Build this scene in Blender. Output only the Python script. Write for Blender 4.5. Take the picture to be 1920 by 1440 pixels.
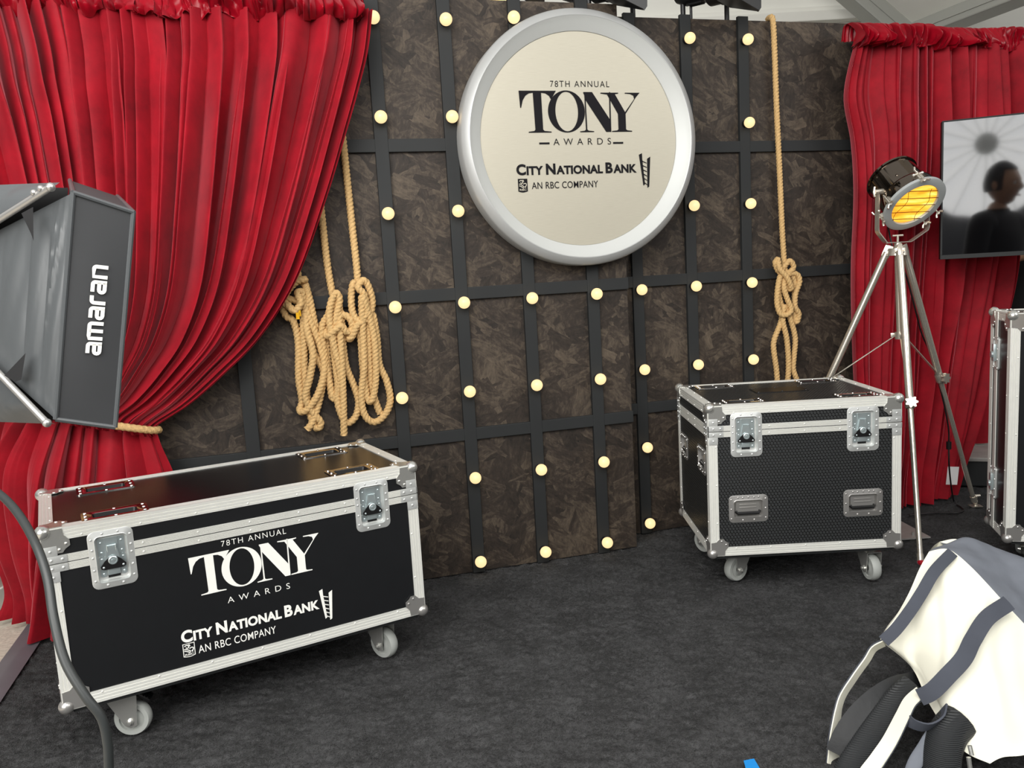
import bpy, bmesh, math, random
import numpy as np
from mathutils import Vector, Matrix
from mathutils.geometry import tessellate_polygon

for o in list(bpy.data.objects):
    bpy.data.objects.remove(o)
S = bpy.context.scene
COL = S.collection
PI = math.pi
random.seed(7)

# ------------------------------------------------------------------ camera, world, lights, exposure
CAM_H = 1.2
FPX = 1527.0
PITCH, ROLL = math.radians(7.697), math.radians(-3.272)
F0 = np.array([0, math.cos(PITCH), -math.sin(PITCH)])
R0 = np.array([1.0, 0, 0])
U0 = np.array([0, math.sin(PITCH), math.cos(PITCH)])
CR = R0 * math.cos(ROLL) + U0 * math.sin(ROLL)
CU = -R0 * math.sin(ROLL) + U0 * math.cos(ROLL)
cam_d = bpy.data.cameras.new('camera')
cam = bpy.data.objects.new('camera', cam_d)
COL.objects.link(cam)
cam_d.sensor_width = 36.0
cam_d.lens = 36.0 * FPX / 1920.0
cam_d.clip_start = 0.05
cam.matrix_world = Matrix(((CR[0], CU[0], -F0[0], 0), (CR[1], CU[1], -F0[1], 0), (CR[2], CU[2], -F0[2], CAM_H), (0, 0, 0, 1)))
S.camera = cam

def ray(px, py):
    return F0 + CR * (px - 960) / FPX - CU * (py - 720) / FPX
def at_y(px, py, Y):
    d = ray(px, py)
    return np.array([0, 0, CAM_H]) + d * (Y / d[1])
def at_z(px, py, Z):
    d = ray(px, py)
    return np.array([0, 0, CAM_H]) + d * ((Z - CAM_H) / d[2])
WANG = math.radians(15.3)
WD = np.array([math.cos(WANG), math.sin(WANG), 0])       # along the back wall
WN = np.array([math.sin(WANG), -math.cos(WANG), 0])      # out of the back wall, towards the room
PC = np.array([-0.26, 3.193, 0])                         # a foot point of the middle wall face
PR = np.array([0.556, 3.5814, 0])                        # a foot point of the wall face that stands further back
def at_wall(px, py, P, off=0.0):
    d = ray(px, py)
    c = np.array([0, 0, CAM_H])
    n = WN
    q = P + WN * off
    return c + d * (((q - c) @ n) / (d @ n))

W = bpy.data.worlds.new('world')
S.world = W
W.use_nodes = True
wn = W.node_tree
wn.nodes.clear()
wo = wn.nodes.new('ShaderNodeOutputWorld')
wb = wn.nodes.new('ShaderNodeBackground')
wt = wn.nodes.new('ShaderNodeTexCoord')
ws = wn.nodes.new('ShaderNodeSeparateXYZ')
wr = wn.nodes.new('ShaderNodeValToRGB')
wn.links.new(wt.outputs['Generated'], ws.inputs[0])
wn.links.new(ws.outputs['Z'], wr.inputs[0])
wn.links.new(wr.outputs[0], wb.inputs[0])
wn.links.new(wb.outputs[0], wo.inputs[0])
cr = wr.color_ramp
cr.elements[0].position = 0.0
cr.elements[0].color = (0.10, 0.10, 0.105, 1)
cr.elements[1].position = 0.55
cr.elements[1].color = (1.0, 0.99, 0.96, 1)
e = cr.elements.new(0.12)
e.color = (0.30, 0.30, 0.30, 1)
wb.inputs[1].default_value = 0.5

def area(name, loc, target, size, energy, color=(1, 1, 1)):
    l = bpy.data.lights.new(name, 'AREA')
    l.shape = 'RECTANGLE'
    l.size, l.size_y = size
    l.energy = energy
    l.color = color
    o = bpy.data.objects.new(name, l)
    COL.objects.link(o)
    o.location = loc
    o.rotation_euler = (Vector(target) - Vector(loc)).to_track_quat('-Z', 'Y').to_euler()
    return o
area('daylight_tent_opening', (-0.3, 0.0, 2.9), (0.0, 2.1, 0.2), (3.4, 1.6), 125, (1, 0.985, 0.95))
area('daylight_open_front', (-1.9, -2.2, 2.3), (0.2, 3.2, 1.0), (3.8, 2.0), 175, (1, 0.985, 0.95))
area('daylight_tent_side', (4.4, 0.2, 3.3), (0.9, 3.2, 0.9), (3.0, 2.0), 60, (1, 0.99, 0.97))

S.view_settings.view_transform = 'Standard'
S.view_settings.look = 'None'
S.view_settings.gamma = 1.0
S.view_settings.use_curve_mapping = False
S.view_settings.exposure = 0.0
S.cycles.max_bounces = 8
S.cycles.use_denoising = True

# ------------------------------------------------------------------ mesh helpers
def V(*a):
    return np.array(a, float)
def unit(v):
    v = np.asarray(v, float)
    return v / (np.linalg.norm(v) + 1e-12)
def perp(a):
    a = unit(a)
    b = np.array([0, 0, 1.0]) if abs(a[2]) < 0.9 else np.array([1.0, 0, 0])
    u = unit(np.cross(b, a))
    return u, np.cross(a, u)

class Fr:
    """a face frame: origin, across, up, outward"""
    def __init__(s, o, u, v, n=None):
        s.o, s.u, s.v = V(*o), V(*u), V(*v)
        s.n = np.cross(s.u, s.v) if n is None else V(*n)
    def p(s, a, b, c=0.0):
        return s.o + s.u * a + s.v * b + s.n * c

class MB:
    def __init__(s):
        s.v, s.f, s.m = [], [], []
        s.mi = 0
    def add(s, vs, fs):
        b = len(s.v)
        s.v.extend([tuple(map(float, q)) for q in vs])
        for f in fs:
            s.f.append(tuple(b + i for i in f))
            s.m.append(s.mi)
    def quad(s, a, b, c, d):
        s.add([a, b, c, d], [(0, 1, 2, 3)])
    def box(s, lo, hi, fr=None, ch=0.0):
        x0, y0, z0 = lo
        x1, y1, z1 = hi
        if ch <= 0:
            pts = [(x0, y0, z0), (x1, y0, z0), (x1, y1, z0), (x0, y1, z0), (x0, y0, z1), (x1, y0, z1), (x1, y1, z1), (x0, y1, z1)]
            fs = [(0, 3, 2, 1), (4, 5, 6, 7), (0, 1, 5, 4), (1, 2, 6, 5), (2, 3, 7, 6), (3, 0, 4, 7)]
        else:
            bm = bmesh.new()
            bmesh.ops.create_cube(bm, size=1)
            for q in bm.verts:
                q.co = Vector(((x0 + x1) / 2 + q.co.x * (x1 - x0), (y0 + y1) / 2 + q.co.y * (y1 - y0), (z0 + z1) / 2 + q.co.z * (z1 - z0)))
            bmesh.ops.bevel(bm, geom=list(bm.edges), offset=ch, segments=2, affect='EDGES', profile=0.6)
            bm.verts.index_update()
            pts = [tuple(q.co) for q in bm.verts]
            fs = [tuple(q.index for q in f.verts) for f in bm.faces]
            bm.free()
        if fr:
            pts = [fr.p(*q) for q in pts]
        s.add(pts, fs)
    def ring(s, c, u, w, r, n):
        return [c + u * (r * math.cos(2 * PI * i / n)) + w * (r * math.sin(2 * PI * i / n)) for i in range(n)]
    def lathe(s, prof, o, axis, n=24, close=False):
        """prof: [(radius, height along axis)]"""
        o = V(*o)
        a = unit(axis)
        u, w = perp(a)
        vs, fs = [], []
        for r, t in prof:
            vs += s.ring(o + a * t, u, w, max(r, 1e-5), n)
        k = len(prof)
        for j in range(k - 1 + (1 if close else 0)):
            j2 = (j + 1) % k
            for i in range(n):
                i2 = (i + 1) % n
                fs.append((j * n + i, j * n + i2, j2 * n + i2, j2 * n + i))
        s.add(vs, fs)
    def cyl(s, p0, p1, r0, r1=None, n=16):
        r1 = r0 if r1 is None else r1
        p0, p1 = V(*p0), V(*p1)
        L = np.linalg.norm(p1 - p0)
        s.lathe([(0, 0), (r0, 0), (r1, L), (0, L)], p0, p1 - p0, n)
    def ball(s, c, r, n=16, m=10, sc=(1, 1, 1)):
        vs, fs = [], []
        c = V(*c)
        for j in range(m + 1):
            th = PI * j / m
            for i in range(n):
                ph = 2 * PI * i / n
                vs.append(c + V(r * sc[0] * math.sin(th) * math.cos(ph), r * sc[1] * math.sin(th) * math.sin(ph), r * sc[2] * math.cos(th)))
        for j in range(m):
            for i in range(n):
                i2 = (i + 1) % n
                fs.append((j * n + i, (j + 1) * n + i, (j + 1) * n + i2, j * n + i2))
        s.add(vs, fs)
    def dome(s, fr, a, b, c, r, h=None, n=8):
        h = h or r * 0.6
        s.lathe([(r, 0), (r * 0.85, h * 0.55), (r * 0.45, h * 0.9), (0, h)], fr.p(a, b, c), fr.n, n)
    def tube(s, pts, r, n=10, caps=True, twist=None):
        pts = np.asarray(pts, float)
        k = len(pts)
        rr = np.full(k, r) if np.isscalar(r) else np.asarray(r, float)
        T = np.gradient(pts, axis=0)
        T /= (np.linalg.norm(T, axis=1)[:, None] + 1e-12)
        u, _ = perp(T[0])
        vs, fs = [], []
        acc = 0.0
        for j in range(k):
            if j:
                acc += np.linalg.norm(pts[j] - pts[j - 1])
            u = unit(u - T[j] * (u @ T[j]))
            w = np.cross(T[j], u)
            for i in range(n):
                th = 2 * PI * i / n
                q = rr[j]
                if twist:
                    lobes, amp, pitch = twist
                    q = rr[j] * (1 - amp + 2 * amp * abs(math.sin(lobes * 0.5 * (th - 2 * PI * acc / pitch))) ** 0.8)
                vs.append(pts[j] + u * (q * math.cos(th)) + w * (q * math.sin(th)))
        for j in range(k - 1):
            for i in range(n):
                i2 = (i + 1) % n
                fs.append((j * n + i, j * n + i2, (j + 1) * n + i2, (j + 1) * n + i))
        if caps:
            fs.append(tuple(range(n))[::-1])
            fs.append(tuple((k - 1) * n + i for i in range(n)))
        s.add(vs, fs)
    def bar(s, pts, w, t, side):
        """flat bar swept along pts, width w along 'side', thickness t"""
        pts = np.asarray(pts, float)
        sd = unit(side)
        k = len(pts)
        T = np.gradient(pts, axis=0)
        vs, fs = [], []
        for j in range(k):
            nn = unit(np.cross(T[j], sd))
            for a, b in ((-1, -1), (1, -1), (1, 1), (-1, 1)):
                vs.append(pts[j] + sd * (a * w / 2) + nn * (b * t / 2))
        for j in range(k - 1):
            for i in range(4):
                i2 = (i + 1) % 4
                fs.append((j * 4 + i, j * 4 + i2, (j + 1) * 4 + i2, (j + 1) * 4 + i))
        fs += [(3, 2, 1, 0), tuple((k - 1) * 4 + i for i in range(4))]
        s.add(vs, fs)
    def prism(s, poly, fr, c0, c1, holes=()):
        """2D polygon extruded in a frame from height c0 to c1 (with optional holes)"""
        loops = [list(poly)] + [list(h) for h in holes]
        flat = [q for l in loops for q in l]
        tri = tessellate_polygon([[Vector((x, y, 0)) for x, y in l] for l in loops])
        n = len(flat)
        vs = [fr.p(x, y, c0) for x, y in flat] + [fr.p(x, y, c1) for x, y in flat]
        fs = []
        for t in tri:
            a = flat[t[0]]; b = flat[t[1]]; c = flat[t[2]]
            if (b[0] - a[0]) * (c[1] - a[1]) - (b[1] - a[1]) * (c[0] - a[0]) < 0:
                t = t[::-1]
            fs.append(tuple(n + i for i in t))
            fs.append(tuple(t)[::-1])
        b0 = 0
        for l in loops:
            for i in range(len(l)):
                i2 = (i + 1) % len(l)
                fs.append((b0 + i, b0 + i2, n + b0 + i2, n + b0 + i))
            b0 += len(l)
        s.add(vs, fs)
    def grid(s, P, closed_u=False):
        """P: array rows x cols x 3"""
        P = np.asarray(P, float)
        r, c = P.shape[:2]
        b = len(s.v)
        s.v.extend(map(tuple, P.reshape(-1, 3).tolist()))
        for j in range(r - 1):
            for i in range(c - (0 if closed_u else 1)):
                i2 = (i + 1) % c
                s.f.append((b + j * c + i, b + j * c + i2, b + (j + 1) * c + i2, b + (j + 1) * c + i))
                s.m.append(s.mi)
    def build(s, name, mats, parent=None, smooth=0.6, loc=None):
        me = bpy.data.meshes.new(name)
        me.from_pydata(s.v, [], s.f)
        if not isinstance(mats, (list, tuple)):
            mats = [mats]
        for m in mats:
            me.materials.append(m)
        if len(mats) > 1:
            me.polygons.foreach_set('material_index', s.m)
        me.validate()
        bm = bmesh.new()
        bm.from_mesh(me)
        bmesh.ops.recalc_face_normals(bm, faces=bm.faces)
        bm.to_mesh(me)
        bm.free()
        if smooth:
            me.polygons.foreach_set('use_smooth', [True] * len(me.polygons))
            me.set_sharp_from_angle(angle=smooth)
        o = bpy.data.objects.new(name, me)
        COL.objects.link(o)
        if parent:
            o.parent = parent
        if loc is not None:
            o.location = loc
        return o

def tag(o, label, cat, group=None, kind=None):
    if label: o['label'] = label
    if cat: o['category'] = cat
    if group: o['group'] = group
    if kind: o['kind'] = kind
    return o
def thing(name, label, cat, loc=(0, 0, 0), rz=0.0, group=None):
    o = bpy.data.objects.new(name, None)
    o.empty_display_size = 0.1
    COL.objects.link(o)
    o.location = loc
    o.rotation_euler = (0, 0, rz)
    return tag(o, label, cat, group)
def dup(root, loc, rz=None, label=None):
    r = root.copy()
    COL.objects.link(r)
    r.location = loc
    if rz is not None:
        r.rotation_euler = (0, 0, rz)
    if label:
        r['label'] = label
    for ch in list(root.children):
        c = ch.copy()
        COL.objects.link(c)
        c.parent = r
        for g in ch.children:
            d = g.copy()
            COL.objects.link(d)
            d.parent = c
    return r

def rrect(w, h, r, n=5, cx=0.0, cy=0.0):
    out = []
    for sx, sy, a0 in ((1, 1, 0), (-1, 1, 90), (-1, -1, 180), (1, -1, 270)):
        for i in range(n + 1):
            a = math.radians(a0 + 90 * i / n)
            out.append((cx + sx * (w / 2 - r) + r * math.cos(a), cy + sy * (h / 2 - r) + r * math.sin(a)))
    return out
def ellipse(cx, cy, a, b, n=40):
    return [(cx + a * math.cos(2 * PI * i / n), cy + b * math.sin(2 * PI * i / n)) for i in range(n)]
def catmull(pts, n=12, closed=False):
    P = np.asarray(pts, float)
    k = len(P)
    out = []
    for i in range(k if closed else k - 1):
        if closed:
            a, b, c, d = P[(i - 1) % k], P[i], P[(i + 1) % k], P[(i + 2) % k]
        else:
            a, b, c, d = P[max(i - 1, 0)], P[i], P[i + 1], P[min(i + 2, k - 1)]
        for t in np.arange(n) / n:
            out.append(0.5 * (2 * b + (c - a) * t + (2 * a - 5 * b + 4 * c - d) * t * t + (3 * b - a - 3 * c + d) * t ** 3))
    if not closed:
        out.append(P[-1])
    return np.array(out)
def resample(pts, step):
    pts = np.asarray(pts, float)
    d = np.concatenate([[0], np.cumsum(np.linalg.norm(np.diff(pts, axis=0), axis=1))])
    n = max(2, int(d[-1] / step) + 1)
    t = np.linspace(0, d[-1], n)
    return np.stack([np.interp(t, d, pts[:, k]) for k in range(pts.shape[1])], 1)

class Noise1:
    def __init__(s, seed, n=512):
        s.t = np.random.RandomState(seed).uniform(-1, 1, n)
    def __call__(s, x):
        x = np.asarray(x, float)
        i = np.floor(x).astype(int)
        f = x - i
        f = f * f * (3 - 2 * f)
        n = len(s.t)
        return s.t[i % n] * (1 - f) + s.t[(i + 1) % n] * f

# ------------------------------------------------------------------ materials
def srgb(r, g, b):
    f = lambda c: (c / 255 / 12.92) if c / 255 <= 0.04045 else ((c / 255 + 0.055) / 1.055) ** 2.4
    return (f(r), f(g), f(b), 1)
def newmat(name):
    m = bpy.data.materials.new(name)
    m.use_nodes = True
    return m, m.node_tree, m.node_tree.nodes['Principled BSDF']
def N(nt, t, **k):
    n = nt.nodes.new(t)
    for a, b in k.items():
        setattr(n, a, b)
    return n
def simple(name, col, rough=0.5, metal=0.0, spec=0.5, noise=0.0, nscale=30.0, bump=0.0, sheen=0.0, coat=0.0):
    m, nt, b = newmat(name)
    b.inputs['Base Color'].default_value = col
    b.inputs['Roughness'].default_value = rough
    b.inputs['Metallic'].default_value = metal
    b.inputs['Specular IOR Level'].default_value = spec
    if sheen:
        b.inputs['Sheen Weight'].default_value = sheen
    if coat:
        b.inputs['Coat Weight'].default_value = coat
    tc = N(nt, 'ShaderNodeTexCoord')
    nz = N(nt, 'ShaderNodeTexNoise')
    nz.inputs['Scale'].default_value = nscale
    nz.inputs['Detail'].default_value = 4
    nt.links.new(tc.outputs['Object'], nz.inputs['Vector'])
    if noise:
        mp = N(nt, 'ShaderNodeMapRange')
        mp.inputs[3].default_value = 1 - noise
        mp.inputs[4].default_value = 1 + noise
        nt.links.new(nz.outputs['Fac'], mp.inputs[0])
        mx = N(nt, 'ShaderNodeVectorMath', operation='SCALE')
        mx.inputs[0].default_value = col[:3]
        nt.links.new(mp.outputs[0], mx.inputs['Scale'])
        nt.links.new(mx.outputs[0], b.inputs['Base Color'])
    if bump:
        bp = N(nt, 'ShaderNodeBump')
        bp.inputs['Strength'].default_value = bump
        bp.inputs['Distance'].default_value = 0.01
        nt.links.new(nz.outputs['Fac'], bp.inputs['Height'])
        nt.links.new(bp.outputs[0], b.inputs['Normal'])
    return m
def glow(name, col, strength, rough=0.4):
    m, nt, b = newmat(name)
    b.inputs['Base Color'].default_value = (0.25, 0.2, 0.12, 1)
    b.inputs['Roughness'].default_value = rough
    b.inputs['Emission Color'].default_value = col
    b.inputs['Emission Strength'].default_value = strength
    return m

def osb_mat():
    m, nt, b = newmat('dark_strand_board')
    tc = N(nt, 'ShaderNodeTexCoord')
    prev = None
    wz = N(nt, 'ShaderNodeTexNoise')
    wz.inputs['Scale'].default_value = 5.0
    wz.inputs['Detail'].default_value = 2
    nt.links.new(tc.outputs['Object'], wz.inputs['Vector'])
    wv = N(nt, 'ShaderNodeVectorMath', operation='MULTIPLY_ADD')
    wv.inputs[1].default_value = (0.05, 0.05, 0.05)
    nt.links.new(wz.outputs['Color'], wv.inputs[0])
    nt.links.new(tc.outputs['Object'], wv.inputs[2])
    layers = []
    for k, (ang, sc, st) in enumerate(((0.30, 8, 2.4), (-0.5, 9, 2.8), (1.25, 10, 2.4), (-1.05, 9, 2.8))):
        mp = N(nt, 'ShaderNodeMapping', vector_type='TEXTURE')
        mp.inputs['Rotation'].default_value = (0, ang, 0)
        mp.inputs['Scale'].default_value = (1 / (sc * st), 1, 1 / sc)
        mp.inputs['Location'].default_value = (k * 1.7, 0, k * 2.3)
        nt.links.new(wv.outputs[0], mp.inputs['Vector'])
        vo = N(nt, 'ShaderNodeTexVoronoi', voronoi_dimensions='3D', distance='CHEBYCHEV')
        vo.inputs['Scale'].default_value = 1.0
        vo.inputs['Randomness'].default_value = 1.0
        nt.links.new(mp.outputs[0], vo.inputs['Vector'])
        sp = N(nt, 'ShaderNodeSeparateColor')
        nt.links.new(vo.outputs['Color'], sp.inputs[0])
        gr = N(nt, 'ShaderNodeTexNoise')
        gr.inputs['Scale'].default_value = 2.6
        gr.inputs['Detail'].default_value = 6
        gr.inputs['Roughness'].default_value = 0.72
        nt.links.new(mp.outputs[0], gr.inputs['Vector'])
        sm = N(nt, 'ShaderNodeMath', operation='MULTIPLY_ADD')
        sm.inputs[1].default_value = 0.30
        nt.links.new(sp.outputs[0], sm.inputs[0])
        nt.links.new(gr.outputs['Fac'], sm.inputs[2])
        layers.append((sp, sm))
    # choose between layers strand by strand
    cur = layers[0][1].outputs[0]
    for k in range(1, 4):
        sp = layers[k][0]
        gt = N(nt, 'ShaderNodeMath', operation='GREATER_THAN')
        gt.inputs[1].default_value = 0.62
        nt.links.new(sp.outputs[1], gt.inputs[0])
        mx = N(nt, 'ShaderNodeMix', data_type='FLOAT')
        nt.links.new(gt.outputs[0], mx.inputs[0])
        nt.links.new(cur, mx.inputs[2])
        nt.links.new(layers[k][1].outputs[0], mx.inputs[3])
        cur = mx.outputs[0]
    # grain inside a strand
    gm = N(nt, 'ShaderNodeMapping')
    gm.inputs['Scale'].default_value = (60, 1, 14)
    nt.links.new(wv.outputs[0], gm.inputs['Vector'])
    gn = N(nt, 'ShaderNodeTexNoise')
    gn.inputs['Scale'].default_value = 2.2
    gn.inputs['Detail'].default_value = 6
    gn.inputs['Roughness'].default_value = 0.7
    nt.links.new(gm.outputs[0], gn.inputs['Vector'])
    bl = N(nt, 'ShaderNodeTexNoise')
    bl.inputs['Scale'].default_value = 3.0
    bl.inputs['Detail'].default_value = 3
    nt.links.new(tc.outputs['Object'], bl.inputs['Vector'])
    a1 = N(nt, 'ShaderNodeMath', operation='MULTIPLY_ADD')
    a1.inputs[1].default_value = 0.18
    nt.links.new(gn.outputs['Fac'], a1.inputs[0])
    m1 = N(nt, 'ShaderNodeMath', operation='MULTIPLY')
    m1.inputs[1].default_value = 0.62
    nt.links.new(cur, m1.inputs[0])
    nt.links.new(m1.outputs[0], a1.inputs[2])
    a2 = N(nt, 'ShaderNodeMath', operation='MULTIPLY_ADD')
    a2.inputs[1].default_value = 0.35
    nt.links.new(bl.outputs['Fac'], a2.inputs[0])
    nt.links.new(a1.outputs[0], a2.inputs[2])
    rp = N(nt, 'ShaderNodeValToRGB')
    rp.color_ramp.elements[0].position = 0.45
    rp.color_ramp.elements[0].color = srgb(25, 22, 19)
    rp.color_ramp.elements[1].position = 0.95
    rp.color_ramp.elements[1].color = srgb(104, 92, 78)
    q = rp.color_ramp.elements.new(0.66)
    q.color = srgb(52, 44, 38)
    nt.links.new(a2.outputs[0], rp.inputs[0])
    nt.links.new(rp.outputs[0], b.inputs['Base Color'])
    b.inputs['Roughness'].default_value = 0.62
    b.inputs['Specular IOR Level'].default_value = 0.35
    bp = N(nt, 'ShaderNodeBump')
    bp.inputs['Strength'].default_value = 0.35
    bp.inputs['Distance'].default_value = 0.006
    nt.links.new(a1.outputs[0], bp.inputs['Height'])
    nt.links.new(bp.outputs[0], b.inputs['Normal'])
    return m

def carpet_mat():
    m, nt, b = newmat('charcoal_carpet')
    tc = N(nt, 'ShaderNodeTexCoord')
    n1 = N(nt, 'ShaderNodeTexNoise')
    n1.inputs['Scale'].default_value = 85
    n1.inputs['Detail'].default_value = 5
    n1.inputs['Roughness'].default_value = 0.8
    n2 = N(nt, 'ShaderNodeTexNoise')
    n2.inputs['Scale'].default_value = 6.5
    n2.inputs['Detail'].default_value = 4
    n2.inputs['Roughness'].default_value = 0.6
    n3 = N(nt, 'ShaderNodeTexVoronoi')
    n3.inputs['Scale'].default_value = 230
    for n in (n1, n2, n3):
        nt.links.new(tc.outputs['Object'], n.inputs['Vector'])
    a = N(nt, 'ShaderNodeMath', operation='MULTIPLY_ADD')
    a.inputs[1].default_value = 0.5
    nt.links.new(n2.outputs['Fac'], a.inputs[0])
    n4 = N(nt, 'ShaderNodeTexNoise')
    n4.inputs['Scale'].default_value = 330
    n4.inputs['Detail'].default_value = 2
    nt.links.new(tc.outputs['Object'], n4.inputs['Vector'])
    a4 = N(nt, 'ShaderNodeMath', operation='MULTIPLY_ADD')
    a4.inputs[1].default_value = 0.55
    nt.links.new(n4.outputs['Fac'], a4.inputs[0])
    nt.links.new(n1.outputs['Fac'], a4.inputs[2])
    nt.links.new(a4.outputs[0], a.inputs[2])
    rp = N(nt, 'ShaderNodeValToRGB')
    rp.color_ramp.elements[0].position = 0.1
    rp.color_ramp.elements[0].color = srgb(8, 8, 10)
    rp.color_ramp.elements[1].position = 0.95
    rp.color_ramp.elements[1].color = srgb(80, 80, 82)
    mr = N(nt, 'ShaderNodeMapRange')
    mr.inputs[1].default_value = 0.90
    mr.inputs[2].default_value = 1.20
    nt.links.new(a.outputs[0], mr.inputs[0])
    nt.links.new(mr.outputs[0], rp.inputs[0])
    nt.links.new(rp.outputs[0], b.inputs['Base Color'])
    b.inputs['Roughness'].default_value = 0.95
    b.inputs['Specular IOR Level'].default_value = 0.1
    b.inputs['Sheen Weight'].default_value = 0.15
    bp = N(nt, 'ShaderNodeBump')
    bp.inputs['Strength'].default_value = 1.0
    bp.inputs['Distance'].default_value = 0.022
    nt.links.new(a.outputs[0], bp.inputs['Height'])
    nt.links.new(bp.outputs[0], b.inputs['Normal'])
    return m

def velvet_mat(name='red_velvet', rough=0.7, sheen=0.85):
    m, nt, b = newmat(name)
    tc = N(nt, 'ShaderNodeTexCoord')
    n1 = N(nt, 'ShaderNodeTexNoise')
    n1.inputs['Scale'].default_value = 7
    n1.inputs['Detail'].default_value = 8
    n1.inputs['Roughness'].default_value = 0.7
    nt.links.new(tc.outputs['Object'], n1.inputs['Vector'])
    rp = N(nt, 'ShaderNodeValToRGB')
    rp.color_ramp.elements[0].position = 0.3
    rp.color_ramp.elements[0].color = srgb(122, 3, 20)
    rp.color_ramp.elements[1].position = 0.75
    rp.color_ramp.elements[1].color = srgb(168, 10, 32)
    nt.links.new(n1.outputs['Fac'], rp.inputs[0])
    nt.links.new(rp.outputs[0], b.inputs['Base Color'])
    b.inputs['Roughness'].default_value = rough
    b.inputs['Specular IOR Level'].default_value = 0.25
    b.inputs['Sheen Weight'].default_value = sheen
    b.inputs['Sheen Roughness'].default_value = 0.35
    b.inputs['Sheen Tint'].default_value = (1.0, 0.28, 0.33, 1)
    return m

def hex_mat():
    """black panel with round raised dots on a honeycomb grid, 11.5 mm pitch"""
    m, nt, b = newmat('honeycomb_panel')
    tc = N(nt, 'ShaderNodeTexCoord')
    ge = N(nt, 'ShaderNodeNewGeometry')
    sx = N(nt, 'ShaderNodeSeparateXYZ')
    nt.links.new(tc.outputs['Object'], sx.inputs[0])
    ad = N(nt, 'ShaderNodeMath', operation='ADD')
    nt.links.new(sx.outputs[0], ad.inputs[0])
    sy = N(nt, 'ShaderNodeMath', operation='MULTIPLY')
    sy.inputs[1].default_value = 1.0
    nt.links.new(sx.outputs[1], sy.inputs[0])
    # across = x + y (one of them is constant on every panel side), up = z; on the lid up = y
    nt.links.new(sx.outputs[0], ad.inputs[0])
    nrm = N(nt, 'ShaderNodeSeparateXYZ')
    nt.links.new(tc.outputs['Normal'], nrm.inputs[0])
    az = N(nt, 'ShaderNodeMath', operation='ABSOLUTE')
    nt.links.new(nrm.outputs[2], az.inputs[0])
    gt = N(nt, 'ShaderNodeMath', operation='GREATER_THAN')
    gt.inputs[1].default_value = 0.5
    nt.links.new(az.outputs[0], gt.inputs[0])
    side_u = N(nt, 'ShaderNodeMath', operation='ADD')
    nt.links.new(sx.outputs[0], side_u.inputs[0])
    nt.links.new(sx.outputs[1], side_u.inputs[1])
    uu = N(nt, 'ShaderNodeMix', data_type='FLOAT')
    nt.links.new(gt.outputs[0], uu.inputs[0])
    nt.links.new(side_u.outputs[0], uu.inputs[2])
    nt.links.new(sx.outputs[0], uu.inputs[3])
    vv = N(nt, 'ShaderNodeMix', data_type='FLOAT')
    nt.links.new(gt.outputs[0], vv.inputs[0])
    nt.links.new(sx.outputs[2], vv.inputs[2])
    nt.links.new(sx.outputs[1], vv.inputs[3])
    pitch = 0.0118
    ds = []
    for ox, oy in ((0.0, 0.0), (0.5, math.sqrt(3) / 2)):
        parts = []
        for src, per, off in ((uu.outputs[0], 1.0, ox), (vv.outputs[0], math.sqrt(3), oy)):
            sc = N(nt, 'ShaderNodeMath', operation='MULTIPLY_ADD')
            sc.inputs[1].default_value = 1 / pitch
            sc.inputs[2].default_value = off
            nt.links.new(src, sc.inputs[0])
            wr_ = N(nt, 'ShaderNodeMath', operation='WRAP')
            wr_.inputs[1].default_value = per / 2
            wr_.inputs[2].default_value = -per / 2
            nt.links.new(sc.outputs[0], wr_.inputs[0])
            pw = N(nt, 'ShaderNodeMath', operation='POWER')
            pw.inputs[1].default_value = 2
            ab = N(nt, 'ShaderNodeMath', operation='ABSOLUTE')
            nt.links.new(wr_.outputs[0], ab.inputs[0])
            nt.links.new(ab.outputs[0], pw.inputs[0])
            parts.append(pw)
        sm = N(nt, 'ShaderNodeMath', operation='ADD')
        nt.links.new(parts[0].outputs[0], sm.inputs[0])
        nt.links.new(parts[1].outputs[0], sm.inputs[1])
        ds.append(sm)
    mn = N(nt, 'ShaderNodeMath', operation='MINIMUM')
    nt.links.new(ds[0].outputs[0], mn.inputs[0])
    nt.links.new(ds[1].outputs[0], mn.inputs[1])
    mp = N(nt, 'ShaderNodeMapRange')
    mp.inputs[1].default_value = 0.15
    mp.inputs[2].default_value = 0.20
    nt.links.new(mn.outputs[0], mp.inputs[0])
    rr = N(nt, 'ShaderNodeMapRange')
    rr.inputs[3].default_value = 0.62
    rr.inputs[4].default_value = 0.27
    nt.links.new(mp.outputs[0], rr.inputs[0])
    nt.links.new(rr.outputs[0], b.inputs['Roughness'])
    cl = N(nt, 'ShaderNodeMix', data_type='RGBA')
    cl.inputs[6].default_value = srgb(36, 38, 39)
    cl.inputs[7].default_value = srgb(9, 9, 10)
    nt.links.new(mp.outputs[0], cl.inputs[0])
    nt.links.new(cl.outputs[2], b.inputs['Base Color'])
    bp = N(nt, 'ShaderNodeBump', invert=True)
    bp.inputs['Strength'].default_value = 0.5
    bp.inputs['Distance'].default_value = 0.001
    nt.links.new(mp.outputs[0], bp.inputs['Height'])
    nt.links.new(bp.outputs[0], b.inputs['Normal'])
    return m

def rope_mat():
    return simple('hemp_rope', srgb(205, 170, 118), 0.9, noise=0.35, nscale=120, bump=0.4, spec=0.15)

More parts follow.
